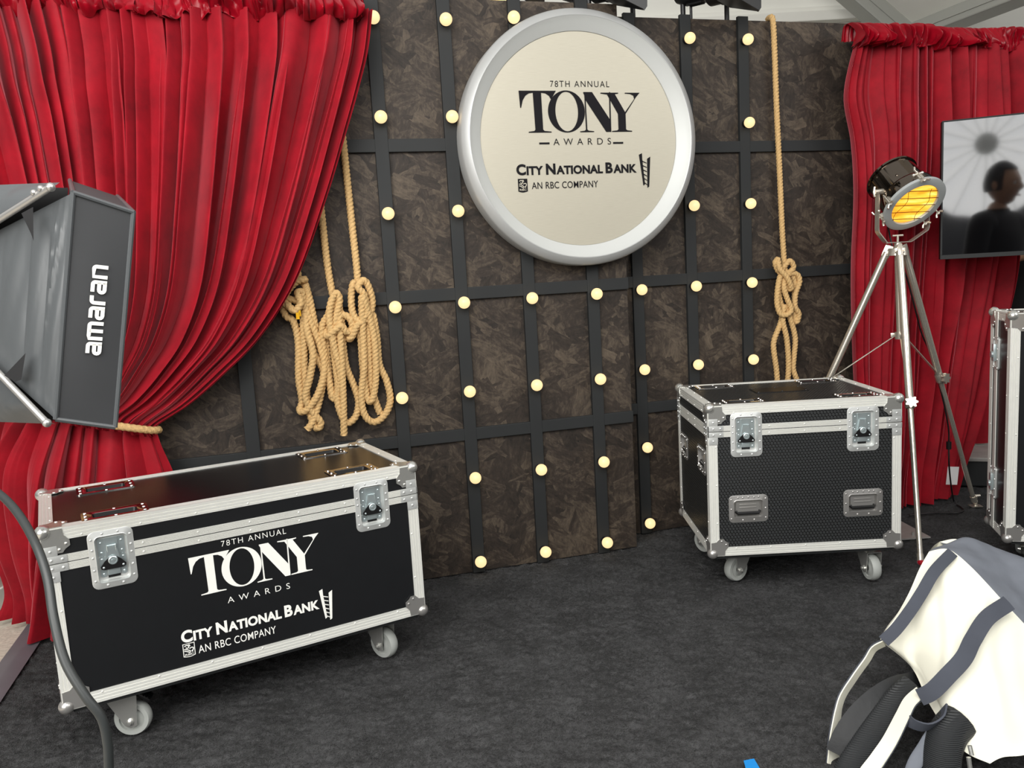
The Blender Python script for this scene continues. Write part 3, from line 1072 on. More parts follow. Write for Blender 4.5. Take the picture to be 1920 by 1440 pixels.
def latch(fr, cu, cv, w, h, parent, seam):
    mb = MB()
    dish(mb, fr, cu, cv, w, h, 0.017, 0.0165, 0.010)
    px_ = w / 2 - 0.008
    py_ = h / 2 - 0.008
    rv = [(cu + s_ * px_, cv + t * py_) for s_ in (-1, 1) for t in (-0.78, -0.36, 0.12, 0.42, 0.82)] + [(cu + s_ * w * 0.17, cv + t * py_) for s_ in (-1, 1) for t in (-1, 1)]
    rivets(mb, fr, rv, 0.0035)
    for s_ in (-1, 1):
        mb.box((cu + s_ * (w / 2 - 0.0085) - 0.0085, cv - 0.0006 - h * 0.10, 0.0034), (cu + s_ * (w / 2 - 0.0085) + 0.0085, cv + 0.0006 - h * 0.10, 0.0038), fr)
    o = mb.build('latch', M['dish'], parent)
    # zinc mechanism
    mb = MB()
    z0 = -0.0098
    for s_ in (-1, 1):
        mb.prism(rrect(0.017, h * 0.30, 0.003, 3, cu + s_ * 0.023, cv + h * 0.19), fr, z0, z0 + 0.002)
        mb.prism(rrect(0.015, h * 0.22, 0.006, 3, cu + s_ * 0.024, cv - h * 0.07), fr, z0, z0 + 0.003)
        mb.prism(rrect(0.015, h * 0.15, 0.006, 3, cu + s_ * 0.024, cv - h * 0.25), fr, z0, z0 + 0.002)
        rivets(mb, fr, [(cu + s_ * 0.024, cv + h * 0.27), (cu + s_ * 0.024, cv + h * 0.10), (cu + s_ * 0.025, cv - 0.002), (cu + s_ * 0.024, cv - h * 0.27)], z0 + 0.002, 0.003)
    mb.prism(rrect(0.032, h * 0.30, 0.002, 3, cu, cv + h * 0.19), fr, z0, z0 + 0.004)
    mb.prism([(cu - 0.011, cv + h * 0.20), (cu + 0.011, cv + h * 0.20), (cu + 0.014, cv + h * 0.10), (cu + 0.018, cv - h * 0.06), (cu - 0.018, cv - h * 0.06), (cu - 0.014, cv + h * 0.10)], fr, z0, z0 + 0.010)
    mb.tube([fr.p(cu - 0.010, cv + h * 0.10, z0 + 0.008), fr.p(cu - 0.010, cv + h * 0.22, z0 + 0.010), fr.p(cu + 0.010, cv + h * 0.22, z0 + 0.010), fr.p(cu + 0.010, cv + h * 0.10, z0 + 0.008)], 0.002, 6)
    mb.box((cu - 0.015, cv - h * 0.30, z0), (cu + 0.015, cv - h * 0.19, z0 + 0.006), fr, ch=0.0015)
    mb.build('latch_plate', M['zinc'], o)
    mb = MB()
    cy = cv - h * 0.06
    wing = [(-0.029, -0.016), (-0.030, -0.010), (-0.020, 0.003), (-0.010, 0.011), (0.010, 0.011), (0.020, 0.003), (0.030, -0.010), (0.029, -0.016), (0.022, -0.019), (-0.022, -0.019)]
    mb.prism([(cu + a_, cy + b_) for a_, b_ in wing], fr, 0.0005, 0.0035)
    mb.box((cu - 0.0145, cv - h * 0.345, z0), (cu + 0.0145, cv - h * 0.30, z0 + 0.003), fr)
    mb.build('twist_wing', M['black'], o)
    mb = MB()
    mb.lathe([(0.011, 0.003), (0.0115, 0.006), (0.009, 0.0075), (0.008, 0.006), (0.004, 0.006), (0.0035, 0.0075), (0, 0.0075)], fr.p(cu, cy + 0.004, 0), fr.n, 20)
    rivets(mb, fr, [(cu - 0.023, cy - 0.0125), (cu + 0.023, cy - 0.0125)], 0.0035, 0.0032)
    mb.build('latch_knob', M['zinc'], o)
    return o
def handle(fr, cu, cv, w, h, parent):
    mb = MB()
    dish(mb, fr, cu, cv, w, h, 0.016, 0.019, 0.014, 0.003)
    px_, py_ = w / 2 - 0.0085, h / 2 - 0.0085
    rivets(mb, fr, [(cu + s_ * px_, cv + t * py_) for s_ in (-1, 1) for t in (-0.85, 0, 0.85)] + [(cu + t * px_, cv + s_ * py_) for s_ in (-1, 1) for t in (-0.33, 0.33)] + [(cu + t * px_, cv + py_ + 0.001) for t in (-0.6, 0.0, 0.6)], 0.003, 0.0036)
    o = mb.build('handle', M['darkchrome'], parent)
    mb = MB()
    iw, ih = w - 0.056, h - 0.056
    mb.prism(rrect(iw, ih * 0.8, 0.004, 3, cu, cv + ih * 0.12), fr, -0.012, -0.006)
    for k in (0.3, 0.05):
        mb.box((cu - iw * 0.36, cv + ih * k - 0.0015, -0.006), (cu + iw * 0.36, cv + ih * k + 0.0015, -0.004), fr, ch=0.0006)
    mb.build('handle_flap', M['darkchrome'], o)
    mb = MB()
    c_ = cv - ih * 0.40
    mb.tube([fr.p(cu - iw * 0.5, c_ + 0.006, -0.008), fr.p(cu - iw * 0.46, c_, -0.002), fr.p(cu + iw * 0.46, c_, -0.002), fr.p(cu + iw * 0.5, c_ + 0.006, -0.008)], 0.006, 10)
    mb.build('handle_grip', M['black'], o)
    return o
def cup(fr, cu, cv, w, h, parent):
    """recessed caster cup on a lid: bright end plates, dark slot"""
    mb = MB()
    sw, sh = w * 0.68, h * 0.56
    loops = [(rrect(w, h, 0.008, 4, cu, cv), 0.0), (rrect(w, h, 0.008, 4, cu, cv), 0.003), (rrect(sw + 0.008, sh + 0.008, 0.010, 4, cu, cv), 0.0035), (rrect(sw, sh, 0.009, 4, cu, cv), 0.001)]
    mb.grid([[fr.p(x, y, c) for x, y in l] for l, c in loops], closed_u=True)
    rivets(mb, fr, [(cu + s_ * (w / 2 - 0.01), cv + t * (h / 2 - 0.012)) for s_ in (-1, 1) for t in (-1, 0, 1)] + [(cu + t, cv + s_ * (h / 2 - 0.008)) for s_ in (-1, 1) for t in (-0.0,)], 0.0035, 0.0045)
    o = mb.build('caster_cup', M['chrome'], parent)
    mb = MB()
    l0 = rrect(sw, sh, 0.009, 4, cu, cv)
    l1 = rrect(sw - 0.012, sh - 0.012, 0.008, 4, cu, cv)
    mb.grid([[fr.p(x, y, 0.001) for x, y in l0], [fr.p(x, y, -0.03) for x, y in l1]], closed_u=True)
    mb.add([fr.p(x, y, -0.03) for x, y in l1], [tuple(range(len(l1)))])
    mb.build('cup_well', M['black'], o)
    return o
def caster(parent, x, y, ang, ztop, brake):
    """swivel caster hanging from the board at height ztop; 0.1 m wheel"""
    r, wd = 0.049, 0.032
    ca, sa = math.cos(ang), math.sin(ang)
    fx_, fy_ = V(ca, sa, 0), V(-sa, ca, 0)      # roll direction, axle direction
    c = V(x, y, 0)
    o_ = c + fx_ * 0.034
    mb = MB()
    fr = Fr(c, fx_, fy_, (0, 0, 1))
    mb.box((-0.045, -0.04, ztop - 0.006), (0.045, 0.04, ztop), fr, ch=0.001)
    mb.lathe([(0.026, 0), (0.028, 0.012), (0.024, 0.016)], fr.p(0, 0, ztop - 0.020), (0, 0, 1), 20)
    zz = ztop - 0.02
    mb.box((-0.026, -0.026, zz - 0.003), (0.055, 0.026, zz), fr)
    for s_ in (-1, 1):
        f2 = Fr(fr.p(0, s_ * 0.0255, 0), fx_, (0, 0, 1), fy_ * s_)
        mb.prism([(-0.026, zz), (0.058, zz), (0.050, r - 0.012), (0.034, r - 0.018), (0.020, r - 0.010)], f2, 0.0, 0.003)
        mb.lathe([(0.009, 0.003), (0.009, 0.007), (0.005, 0.009), (0.005, 0.014), (0, 0.0145)], f2.p(0.034, r, 0), f2.n, 10)
    k = mb.build('caster', M['steel'], parent)
    mb = MB()
    prof = []
    h = wd / 2
    prof = [(0.012, -h * 0.95), (0.024, -h * 0.8), (0.031, -h * 0.65), (0.033, -h), (0.044, -h), (r - 0.003, -h * 0.8), (r, -h * 0.4), (r, h * 0.4), (r - 0.003, h * 0.8), (0.044, h), (0.033, h), (0.031, h * 0.65), (0.024, h * 0.8), (0.012, h * 0.95)]
    mb.lathe(prof, o_ + V(0, 0, r), fy_, 40)
    mb.build('wheel', M['rubber'], k)
    if brake:
        mb = MB()
        f3 = Fr(fr.p(0.068, 0, zz - 0.014), unit(fx_ * 0.8 - V(0, 0, 0.6)), fy_)
        mb.box((-0.02, -0.018, -0.003), (0.022, 0.018, 0.006), f3, ch=0.002)
        for q in (-0.006, 0.002, 0.010):
            mb.box((q, -0.018, 0.006), (q + 0.004, 0.018, 0.009), f3)
        mb.build('brake_pedal', M['black'], k)
def corner(mb, p, sx, sy, sz, w=0.03):
    """ball corner with three riveted leaves; s* = outward signs"""
    p = V(*p)
    c = p + V(-sx, -sy, -sz) * 0.006
    mb.ball(c, 0.0195, 18, 12)
    leaf = [(0, 0), (0.048, 0.0), (0.050, 0.018), (0.062, 0.032), (0.062, 0.046), (0.050, 0.054), (0.044, 0.062), (0.030, 0.062), (0.018, 0.050), (0.0, 0.048)]
    frs = (Fr(p + V(0, sy * 0.0028, 0), (-sx, 0, 0), (0, 0, -sz), (0, sy, 0)), Fr(p + V(sx * 0.0028, 0, 0), (0, -sy, 0), (0, 0, -sz), (sx, 0, 0)), Fr(p + V(0, 0, sz * 0.0028), (-sx, 0, 0), (0, -sy, 0), (0, 0, sz)))
    for fr in frs:
        mb.prism(leaf, fr, 0, 0.0018)
        rivets(mb, fr, [(0.053, 0.040), (0.037, 0.053)], 0.0018, 0.0042)
def brace(mb, fr, u_end, sgn, zs, hs):
    """hinge-like plates either side of the lid seam at a case edge; sgn = inward direction along u"""
    u0, u1 = sorted((u_end, u_end + sgn * 0.052))
    for a_, b_ in ((zs + 0.0015, zs + hs), (zs - hs, zs - 0.0015)):
        mb.box((u0, a_, 0.003), (u1, b_, 0.0052), fr, ch=0.0006)
        rivets(mb, fr, [(u_end + sgn * 0.016, (a_ + b_) / 2), (u_end + sgn * 0.041, (a_ + b_) / 2)], 0.0052, 0.0040)
    u0, u1 = sorted((u_end, u_end + sgn * 0.032))
    for a_, b_ in ((zs + hs, zs + hs + 0.026), (zs - hs - 0.026, zs - hs)):
        mb.box((u0, a_, 0.0028), (u1, b_, 0.0048), fr, ch=0.0006)
        rivets(mb, fr, [(u_end + sgn * 0.016, (a_ + b_) / 2)], 0.0048, 0.0040)

def flight_case(name, label, loc, rz, Wd, D, z0, z1, seam, hs, latches, handles_front, handles_side, cups, mat_panel, mat_top, casters, front_print=None, lid_seam=True):
    t = thing(name, label, 'flight case', loc, rz)
    Ff = Fr((0, 0, 0), (1, 0, 0), (0, 0, 1), (0, -1, 0))
    Fl = Fr((0, D, 0), (0, -1, 0), (0, 0, 1), (-1, 0, 0))
    Fq = Fr((Wd, 0, 0), (0, 1, 0), (0, 0, 1), (1, 0, 0))
    Fb = Fr((Wd, D, 0), (-1, 0, 0), (0, 0, 1), (0, 1, 0))
    Ft = Fr((0, 0, z1), (1, 0, 0), (0, 1, 0), (0, 0, 1))
    lh = [(cu - w / 2 + 0.014, cu + w / 2 - 0.014, cv - h / 2 + 0.014, cv + h / 2 - 0.014) for cu, cv, w, h in latches]
    hf = [(cu - w / 2 + 0.016, cu + w / 2 - 0.016, cv - h / 2 + 0.016, cv + h / 2 - 0.016) for cu, cv, w, h in handles_front]
    hl = [(cu - w / 2 + 0.016, cu + w / 2 - 0.016, cv - h / 2 + 0.016, cv + h / 2 - 0.016) for cu, cv, w, h in handles_side]
    def clip(h, a_, b_):
        return [(q[0], q[1], max(q[2], a_), min(q[3], b_)) for q in h if q[3] > a_ and q[2] < b_]
    body, lid = MB(), MB()
    panel(body, Ff, 0, Wd, z0, seam, clip(lh, z0, seam) + hf)
    panel(lid, Ff, 0, Wd, seam, z1, clip(lh, seam, z1))
    panel(body, Fl, 0, D, z0, seam, hl)
    panel(lid, Fl, 0, D, seam, z1)
    for f_, L in ((Fq, D), (Fb, Wd)):
        panel(body, f_, 0, L, z0, seam)
        panel(lid, f_, 0, L, seam, z1)
    body.quad((0, 0, z0), (0, D, z0), (Wd, D, z0), (Wd, 0, z0))
    body.build('case_body', mat_panel, t, smooth=0)
    lid.mi = 1
    panel(lid, Ft, 0, Wd, 0, D, [(cu - w * 0.33, cu + w * 0.33, cv - h * 0.27, cv + h * 0.27) for cu, cv, w, h in cups])
    lid_o = lid.build('case_lid', [mat_panel, mat_top], t, smooth=0)
    # aluminium edging
    mb = MB()
    X, Y, Z = V(1, 0, 0), V(0, 1, 0), V(0, 0, 1)
    for zz, nz in ((z0, -Z), (z1, Z)):
        alu_angle(mb, (0, 0, zz), (Wd, 0, zz), -Y, nz)
        alu_angle(mb, (0, D, zz), (Wd, D, zz), Y, nz)
        alu_angle(mb, (0, 0, zz), (0, D, zz), -X, nz)
        alu_angle(mb, (Wd, 0, zz), (Wd, D, zz), X, nz)
    for xx, nx in ((0, -X), (Wd, X)):
        for yy, ny in ((0, -Y), (D, Y)):
            alu_angle(mb, (xx, yy, z0), (xx, yy, seam - hs), ny, nx)
            alu_angle(mb, (xx, yy, seam + hs), (xx, yy, z1), ny, nx)
    if not lid_seam:
        for xx, nx in ((0, -X), (Wd, X)):
            for yy, ny in ((0, -Y), (D, Y)):
                alu_angle(mb, (xx, yy, seam - hs), (xx, yy, seam + hs), ny, nx)
    # seam strips: broken by the latch dishes on the front
    def spans(L, cuts):
        out, a_ = [], 0.0
        for c0, c1 in sorted(cuts):
            out.append((a_, c0))
            a_ = c1
        out.append((a_, L))
        return out
    for f_, L, cuts in () if not lid_seam else ((Ff, Wd, [(cu - w / 2 + 0.006, cu + w / 2 - 0.006) for cu, cv, w, h in latches]), (Fl, D, []), (Fq, D, []), (Fb, Wd, [])):
        for a_, b_ in spans(L, cuts):
            ridge_strip(mb, f_, a_, b_, seam + 0.0012, seam + hs)
            ridge_strip(mb, f_, a_, b_, seam - hs, seam - 0.0012)
    # rivets along the edging
    for f_, L in ((Ff, Wd), (Fl, D), (Fq, D)):
        n = max(2, int(L / 0.13))
        ts = [0.09 + (L - 0.18) * k / (n - 1) for k in range(n)]
        rivets(mb, f_, [(q, z1 - 0.024) for q in ts] + [(q, z0 + 0.024) for q in ts], 0.0022, 0.0033)
        if lid_seam: rivets(mb, f_, [(q, seam + 0.012) for q in ts[1:-1]] + [(q, seam - 0.012) for q in ts[1:-1]], 0.0026, 0.0033)
        hz = [z0 + 0.12 + k * 0.14 for k in range(int((seam - z0 - 0.12) / 0.14) + 1)]
        rivets(mb, f_, [(0.024, q) for q in hz] + [(L - 0.024, q) for q in hz], 0.0022, 0.0033)
    n = max(2, int(D / 0.13))
    rivets(mb, Ft, [(q, 0.09 + (D - 0.18) * k / (n - 1)) for q in (0.024, Wd - 0.024) for k in range(n)], 0.0022, 0.0033)
    mb.build('edge_profile', M['alu'], t, smooth=0.4)
    for sx, xx in ((-1, 0), (1, Wd)):
        for sy, yy in ((-1, 0), (1, D)):
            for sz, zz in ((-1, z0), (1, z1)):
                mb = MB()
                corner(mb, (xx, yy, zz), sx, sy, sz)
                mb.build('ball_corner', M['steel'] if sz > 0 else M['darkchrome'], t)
    for f_, L in () if not lid_seam else ((Ff, Wd), (Fl, D), (Fq, D)):
        for ue, sg in ((0, 1), (L, -1)):
            mb = MB()
            brace(mb, f_, ue, sg, seam, hs)
            mb.build('corner_brace', M['dish'], t)
    for cu, cv, w, h in latches:
        latch(Ff, cu, cv, w, h, t, seam)
    for cu, cv, w, h in handles_front:
        handle(Ff, cu, cv, w, h, t)
    for cu, cv, w, h in handles_side:
        handle(Fl, cu, cv, w, h, t)
    for cu, cv, w, h in cups:
        cup(Ft, cu, cv, w, h, t)
    mb = MB()
    mb.box((0.02, 0.012, z0 - 0.018), (Wd - 0.02, D - 0.02, z0 - 0.003), ch=0.002)
    mb.build('base_board', M['batten'], t, smooth=0)
    for x, y, an, br in casters:
        caster(t, x, y, an, z0 - 0.018, br)
    if front_print:
        logo_block(Fr((0, -0.0006, 0), (1, 0, 0), (0, 0, 1), (0, -1, 0)), M['white'], M['lam'], t, 0, **front_print)
    return t, lid_o, Ft

print_long = dict(title=(0.332, 0.690, 0.379, 0.491), annual=(0.420, 0.598, 0.503, 0.519), awards=(0.421, 0.594, 0.340, 0.357),
                  bank=(0.292, 0.673, 0.258, 0.293), company=(0.332, 0.543, 0.219, 0.241), ladder=(0.676, 0.715, 0.216, 0.315), shield=(0.293, 0.324, 0.216, 0.255))
flight_case('flight_case', 'long black flight case with white award lettering under the tied curtain', (-1.1885, 1.9574, 0), 0.5156, 1.0026, 0.475, 0.1616, 0.6341, 0.5455, 0.0205,
            [(0.153, 0.533, 0.107, 0.153), (0.859, 0.536, 0.107, 0.151)], [], [(0.237, 0.33, 0.142, 0.10)],
            [(0.174, 0.062, 0.160, 0.092), (0.172, 0.392, 0.156, 0.10), (0.828, 0.070, 0.146, 0.092), (0.832, 0.392, 0.155, 0.10)],
            M['lam'], M['lamtop'], [(0.126, 0.103, -0.38, True), (0.884, 0.135, -1.12, False), (0.12, 0.37, 0.8, False), (0.88, 0.37, 2.0, False)], print_long)
t2, lid2, Ft2 = flight_case('flight_case', 'squarish black flight case with honeycomb panels in front of the tripod lamp', (0.685, 2.8312, 0), -0.0114, 0.6786, 0.535, 0.1496, 0.6945, 0.605, 0.0205,
            [(0.133, 0.590, 0.112, 0.160), (0.545, 0.588, 0.112, 0.160)], [(0.136, 0.319, 0.140, 0.100), (0.546, 0.318, 0.140, 0.100)], [(0.105, 0.465, 0.13, 0.10), (0.42, 0.48, 0.13, 0.10)],
            [(0.145, 0.082, 0.150, 0.075), (0.555, 0.082, 0.150, 0.075), (0.135, 0.462, 0.150, 0.075), (0.545, 0.462, 0.150, 0.075)],
            M['hex'], M['hex'], [(0.150, 0.147, -2.62, False), (0.602, 0.102, -1.47, False), (0.10, 0.43, 2.2, True), (0.58, 0.43, 0.6, False)])
mb = MB()
mb.prism(rrect(0.20, 0.11, 0.008, 4, 0.345, 0.30), Ft2, 0.0, 0.0025)
rivets(mb, Ft2, [(0.345 + a_ * 0.09, 0.30 + b_ * 0.045) for a_ in (-1, 0, 1) for b_ in (-1, 1)], 0.0025, 0.004)
mb.build('label_dish', M['black'], t2)
# the tall case, cut off by the picture's edge
c3 = V(1.796, 2.903, 0)
rz3 = math.radians(-15.8)
t3, lid3, Ft3 = flight_case('flight_case', 'tall black flight case standing under the television', tuple(c3), rz3, 0.62, 0.235, 0.118, 0.956, 0.84, 0.0205,
            [], [], [], [], M['lam'], M['lamtop'], [(0.10, 0.07, 1.2, False), (0.52, 0.07, 1.5, False), (0.10, 0.17, 1.0, False), (0.52, 0.17, 1.7, False)], None, False)
Fl3 = Fr((0, 0.235, 0), (0, -1, 0), (0, 0, 1), (-1, 0, 0))
mb = MB()
mb.box((0.062, 0.118, 0.001), (0.092, 0.956, 0.0045), Fl3, ch=0.001)
mb.build('seam_profile', M['alu'], t3, smooth=0)
for zz in (0.80, 0.30):
    mb = MB()
    dish(mb, Fl3, 0.078, zz, 0.062, 0.125, 0.012, 0.012, 0.0005, 0.006)
    rivets(mb, Fl3, [(0.078 + a_ * 0.025, zz + b_ * 0.055) for a_ in (-1, 1) for b_ in (-1, -0.4, 0.3, 1)], 0.006, 0.004)
    k = mb.build('latch', M['dish'], t3)
    mb = MB()
    mb.box((0.078 - 0.012, zz - 0.03, 0.005), (0.078 + 0.012, zz + 0.035, 0.016), Fl3, ch=0.002)
    mb.lathe([(0.012, 0.016), (0.012, 0.022), (0, 0.022)], Fl3.p(0.078, zz - 0.005, 0), Fl3.n, 14)
    mb.build('latch_knob', M['zinc'], k)

# ------------------------------------------------------------------ curtains
def lerp_path(path, u):
    P = catmull(path, 16)
    d = np.linspace(0, 1, len(P))
    return np.stack([np.interp(u, d, P[:, k]) for k in range(2)], 1)
def drape(rows, nu, nz, folds, seed, parent, name, mat, sharp=0.75, drift=0.35, over=0.5, sub=0.0, smooth_rows=True):
    """rows: [(z, base path [(x, y)...] left to right, fold depth)]; folds follow constant u from row to row"""
    n1, n2, n3, n4 = Noise1(seed), Noise1(seed + 1), Noise1(seed + 2), Noise1(seed + 3)
    u = np.linspace(0, 1, nu)
    key = np.array([lerp_path(p, u) for z, p, a_ in rows])          # K x nu x 2
    zk = np.array([(r[0][0] + (r[0][1] - r[0][0]) * u) if isinstance(r[0], tuple) else np.full(nu, float(r[0])) for r in rows])
    ak = np.array([r[2] for r in rows], float)
    K = len(rows)
    tt = np.linspace(0, K - 1, nz)
    out = np.zeros((nz, nu, 3))
    ph = folds * u + 0.8 * n1(u * folds * 0.30) + 0.22 * n2(u * folds * 0.8)
    rs = np.random.RandomState(seed + 9)
    ra, rc = rs.uniform(0.35, 1.2, 400), rs.uniform(0.22, 0.86, 400)
    fi = np.floor(ph + 20).astype(int) % 400
    fr_ = ph - np.floor(ph)
    amp_u, pk = ra[fi], rc[fi]
    prof_ = np.where(fr_ < pk, np.sin(PI / 2 * fr_ / pk), np.cos(PI / 2 * (fr_ - pk) / (1 - pk)))
    for j, t in enumerate(tt):
        i = min(int(t), K - 2)
        f = t - i
        a, b, c, d = max(i - 1, 0), i, i + 1, min(i + 2, K - 1)
        h = lambda Q: 0.5 * (2 * Q[b] + (Q[c] - Q[a]) * f + (2 * Q[a] - 5 * Q[b] + 4 * Q[c] - Q[d]) * f * f + (3 * Q[b] - Q[a] - 3 * Q[c] + Q[d]) * f ** 3)
        base, z, am = h(key), h(zk), max(h(ak), 0.002)
        T = np.gradient(base, axis=0)
        T /= np.linalg.norm(T, axis=1)[:, None] + 1e-9
        Nn = np.stack([T[:, 1], -T[:, 0]], 1)
        F_ = prof_ ** sharp
        F_ = F_ * amp_u * (1 + drift * n4(u * 5 + t * 0.4)) + sub * n2(u * folds * 3 + t * 0.8) + 0.25 * n3(u * 7 + t * 0.5)
        lat = over * am * amp_u * prof_ * np.where(pk > 0.54, 1.0, -1.0) * 0.6
        q = base + Nn * (am * F_)[:, None] + T * lat[:, None]
        out[j, :, :2] = q
        out[j, :, 2] = z
    mb = MB()
    mb.grid(out)
    o = mb.build(name, mat, parent, smooth=1.2)
    return o
PLc = V(-0.5, 3.03, 0)
def on_plane(P, x, off=0.0):
    y = P[1] + (x - P[0]) * math.tan(WANG)
    q = V(x, y, 0) + WN * off
    return (q[0], q[1])
left_curtain = thing('velvet_curtain', 'big red velvet swag curtain tied back with rope beside the lettered case', 'curtain', tuple(V(-1.45, 2.78, 0)))
left_curtain_inv = V(-1.45, 2.78, 0)
edge = [(2.14, -0.440), (2.0, -0.470), (1.88, -0.510), (1.75, -0.557), (1.50, -0.652), (1.232, -0.772), (1.05, -0.905), (0.93, -1.040), (0.84, -1.155), (0.775, -1.262)]
lft = [-2.10, -2.06, -2.03, -1.99, -1.92, -1.84, -1.78, -1.74, -1.71, -1.69]
dep = [0.060, 0.074, 0.082, 0.086, 0.088, 0.084, 0.076, 0.064, 0.045, 0.026]
fwd = [0.0, 0.0, 0.01, 0.01, 0.02, 0.04, 0.06, 0.07, 0.06, 0.03]
rowsU = []
for (z, xr), xl, d_, fo in zip(edge, lft, dep, fwd):
    # constant-u lines bunch to the right edge as the cloth is pulled to the tie
    xs = [xl + (xr - xl) * k / 6 for k in range(7)]
    rowsU.append(((z + 0.12 * max(0, (1.3 - z) / 0.525) ** 1.5 if z < 1.3 else z, z - 0.035 * max(0, (1.3 - z) / 0.525) if z < 1.3 else z), [on_plane(PLc, x, fo * math.sin(PI * min(k / 6 + 0.08, 1))) for k, x in enumerate(xs)], d_))
sh = lambda o: setattr(o, 'location', tuple(-left_curtain_inv)) or o
o = drape(rowsU + [((0.84, 0.70), [(q[0], q[1]) for q in rowsU[-1][1]], 0.02)], 1300, 120, 40, 11, left_curtain, 'drape_cloth', M['velvet'], sharp=0.9, drift=0.35, over=0.55)
sh(o)
rowsL = [((0.85, 0.742), rowsU[-1][1], 0.020), ((0.79, 0.68), [(-1.76, 2.745), (-1.63, 2.74), (-1.5, 2.76), (-1.38, 2.79), (-1.255, 2.825)], 0.035),
         ((0.62, 0.55), [(-1.85, 2.84), (-1.70, 2.74), (-1.53, 2.74), (-1.38, 2.77), (-1.225, 2.83)], 0.050), (0.34, [(-1.91, 2.94), (-1.75, 2.80), (-1.59, 2.74), (-1.40, 2.78), (-1.20, 2.84)], 0.052),
         (0.12, [(-1.90, 2.98), (-1.78, 2.88), (-1.64, 2.75), (-1.42, 2.78), (-1.18, 2.85)], 0.050), (0.012, [(-1.95, 2.99), (-1.80, 2.92), (-1.66, 2.76), (-1.42, 2.79), (-1.17, 2.85)], 0.055)]
o = drape(rowsL, 520, 70, 12, 23, left_curtain, 'drape_tail', M['velvet'], sharp=0.9, drift=0.4, over=0.6)
sh(o)
def header(P, x0, x1, zb, parent, seed, folds, inv, ends=False):
    pl = lambda off: [on_plane(P, x0 + (x1 - x0) * k / 6, off) for k in range(7)]
    rows = [(zb - 0.008, pl(0.022), 0.044), (zb + 0.010, pl(0.036), 0.046), (zb + 0.035, pl(0.036), 0.042), (zb + 0.068, pl(0.024), 0.032), (zb + 0.090, pl(0.002), 0.018), (zb + 0.088, pl(-0.035), 0.010), (zb + 0.03, pl(-0.05), 0.01)]
    o = drape(rows, 1000, 44, folds, seed, parent, 'gathered_header', M['satin'], sharp=0.9, drift=1.2, over=0.75, sub=0.30)
    # ragged lower hem: let the gathers pull the edge up and down
    me = o.data
    n = Noise1(seed + 20)
    for q in me.vertices:
        w_ = max(0.0, 1 - (q.co.z - (zb - 0.004)) / 0.05)
        q.co.z += w_ * 0.016 * float(n((q.co.x + q.co.y * 0.3) * 26))
    o.location = tuple(-inv)
    return o
header(PLc, -2.12, -0.462, 2.118, left_curtain, 31, 84, left_curtain_inv)
# rope round the tied curtain
tie = []
for k in range(48):
    a_ = 2 * PI * k / 48
    c = V(-1.475, 2.772, 0)
    tie.append(c + WD * (0.232 * math.cos(a_)) + WN * (0.066 * math.sin(a_) + 0.016) + V(0, 0, 0.800 - 0.072 * math.cos(a_)))
tie.append(tie[0])
mb = MB()
mb.tube(resample(catmull(tie, 6), 0.004), 0.0125, 14, True, (3, 0.10, 0.055))
o = mb.build('tieback_rope', M['rope'])
tag(o, 'tan rope knotted round the waist of the red swag curtain', 'rope')

PRc = V(1.70, 3.76, 0)
right_inv = V(1.9, 3.8, 0)
right_curtain = thing('velvet_curtain', 'narrower red velvet curtain hanging behind the tripod lamp and television', 'curtain', tuple(right_inv))
rr_ = [  # z, left x, right x, depth, extra forward per quarter
    (2.13, 1.575, 2.50, 0.050), (1.90, 1.515, 2.495, 0.066), (1.70, 1.55, 2.485, 0.074), (1.50, 1.552, 2.47, 0.076), (1.20, 1.535, 2.437, 0.076), (1.00, 1.535, 2.405, 0.074), (0.75, 1.545, 2.35, 0.062), (0.50, 1.56, 2.28, 0.06), (0.30, 1.57, 2.22, 0.06), (0.14, 1.58, 2.17, 0.055), (0.012, 1.58, 2.14, 0.055)]
rows = []
for z, xl, xr, d_ in rr_:
    k_ = max(0, (0.9 - z)) * 0.05
    xw = [1.56 + (xr - 1.56) * k / 6 + (xl - 1.56) * (1 - k / 6) ** 5 for k in range(7)]
    rows.append((z, [on_plane(PRc, xw[k], k_ * (0.3 + 0.7 * math.sin(PI * k / 6)) - 0.06 * max(0, 0.6 - z) * (k / 6) ** 2) for k in range(7)], d_))
o = drape(rows, 900, 120, 25, 47, right_curtain, 'drape_cloth', M['velvet'], sharp=0.9, drift=0.35, over=0.55)
o.location = tuple(-right_inv)
header(PRc, 1.555, 2.53, 2.104, right_curtain, 67, 56, right_inv)
# second width of velvet further back
mb_inv = V(2.6, 4.3, 0)
back_curtain = thing('velvet_curtain', 'dim red velvet curtain further back behind the tall flight case', 'curtain', tuple(mb_inv))
rows = [(z, [(2.10, 4.22), (2.3, 4.25), (2.5, 4.29), (2.57, 4.30)], 0.05) for z in (2.1, 1.5, 0.9, 0.4, 0.16)]
o = drape(rows, 160, 30, 6, 91, back_curtain, 'drape_cloth', M['velvet'])
o.location = tuple(-mb_inv)

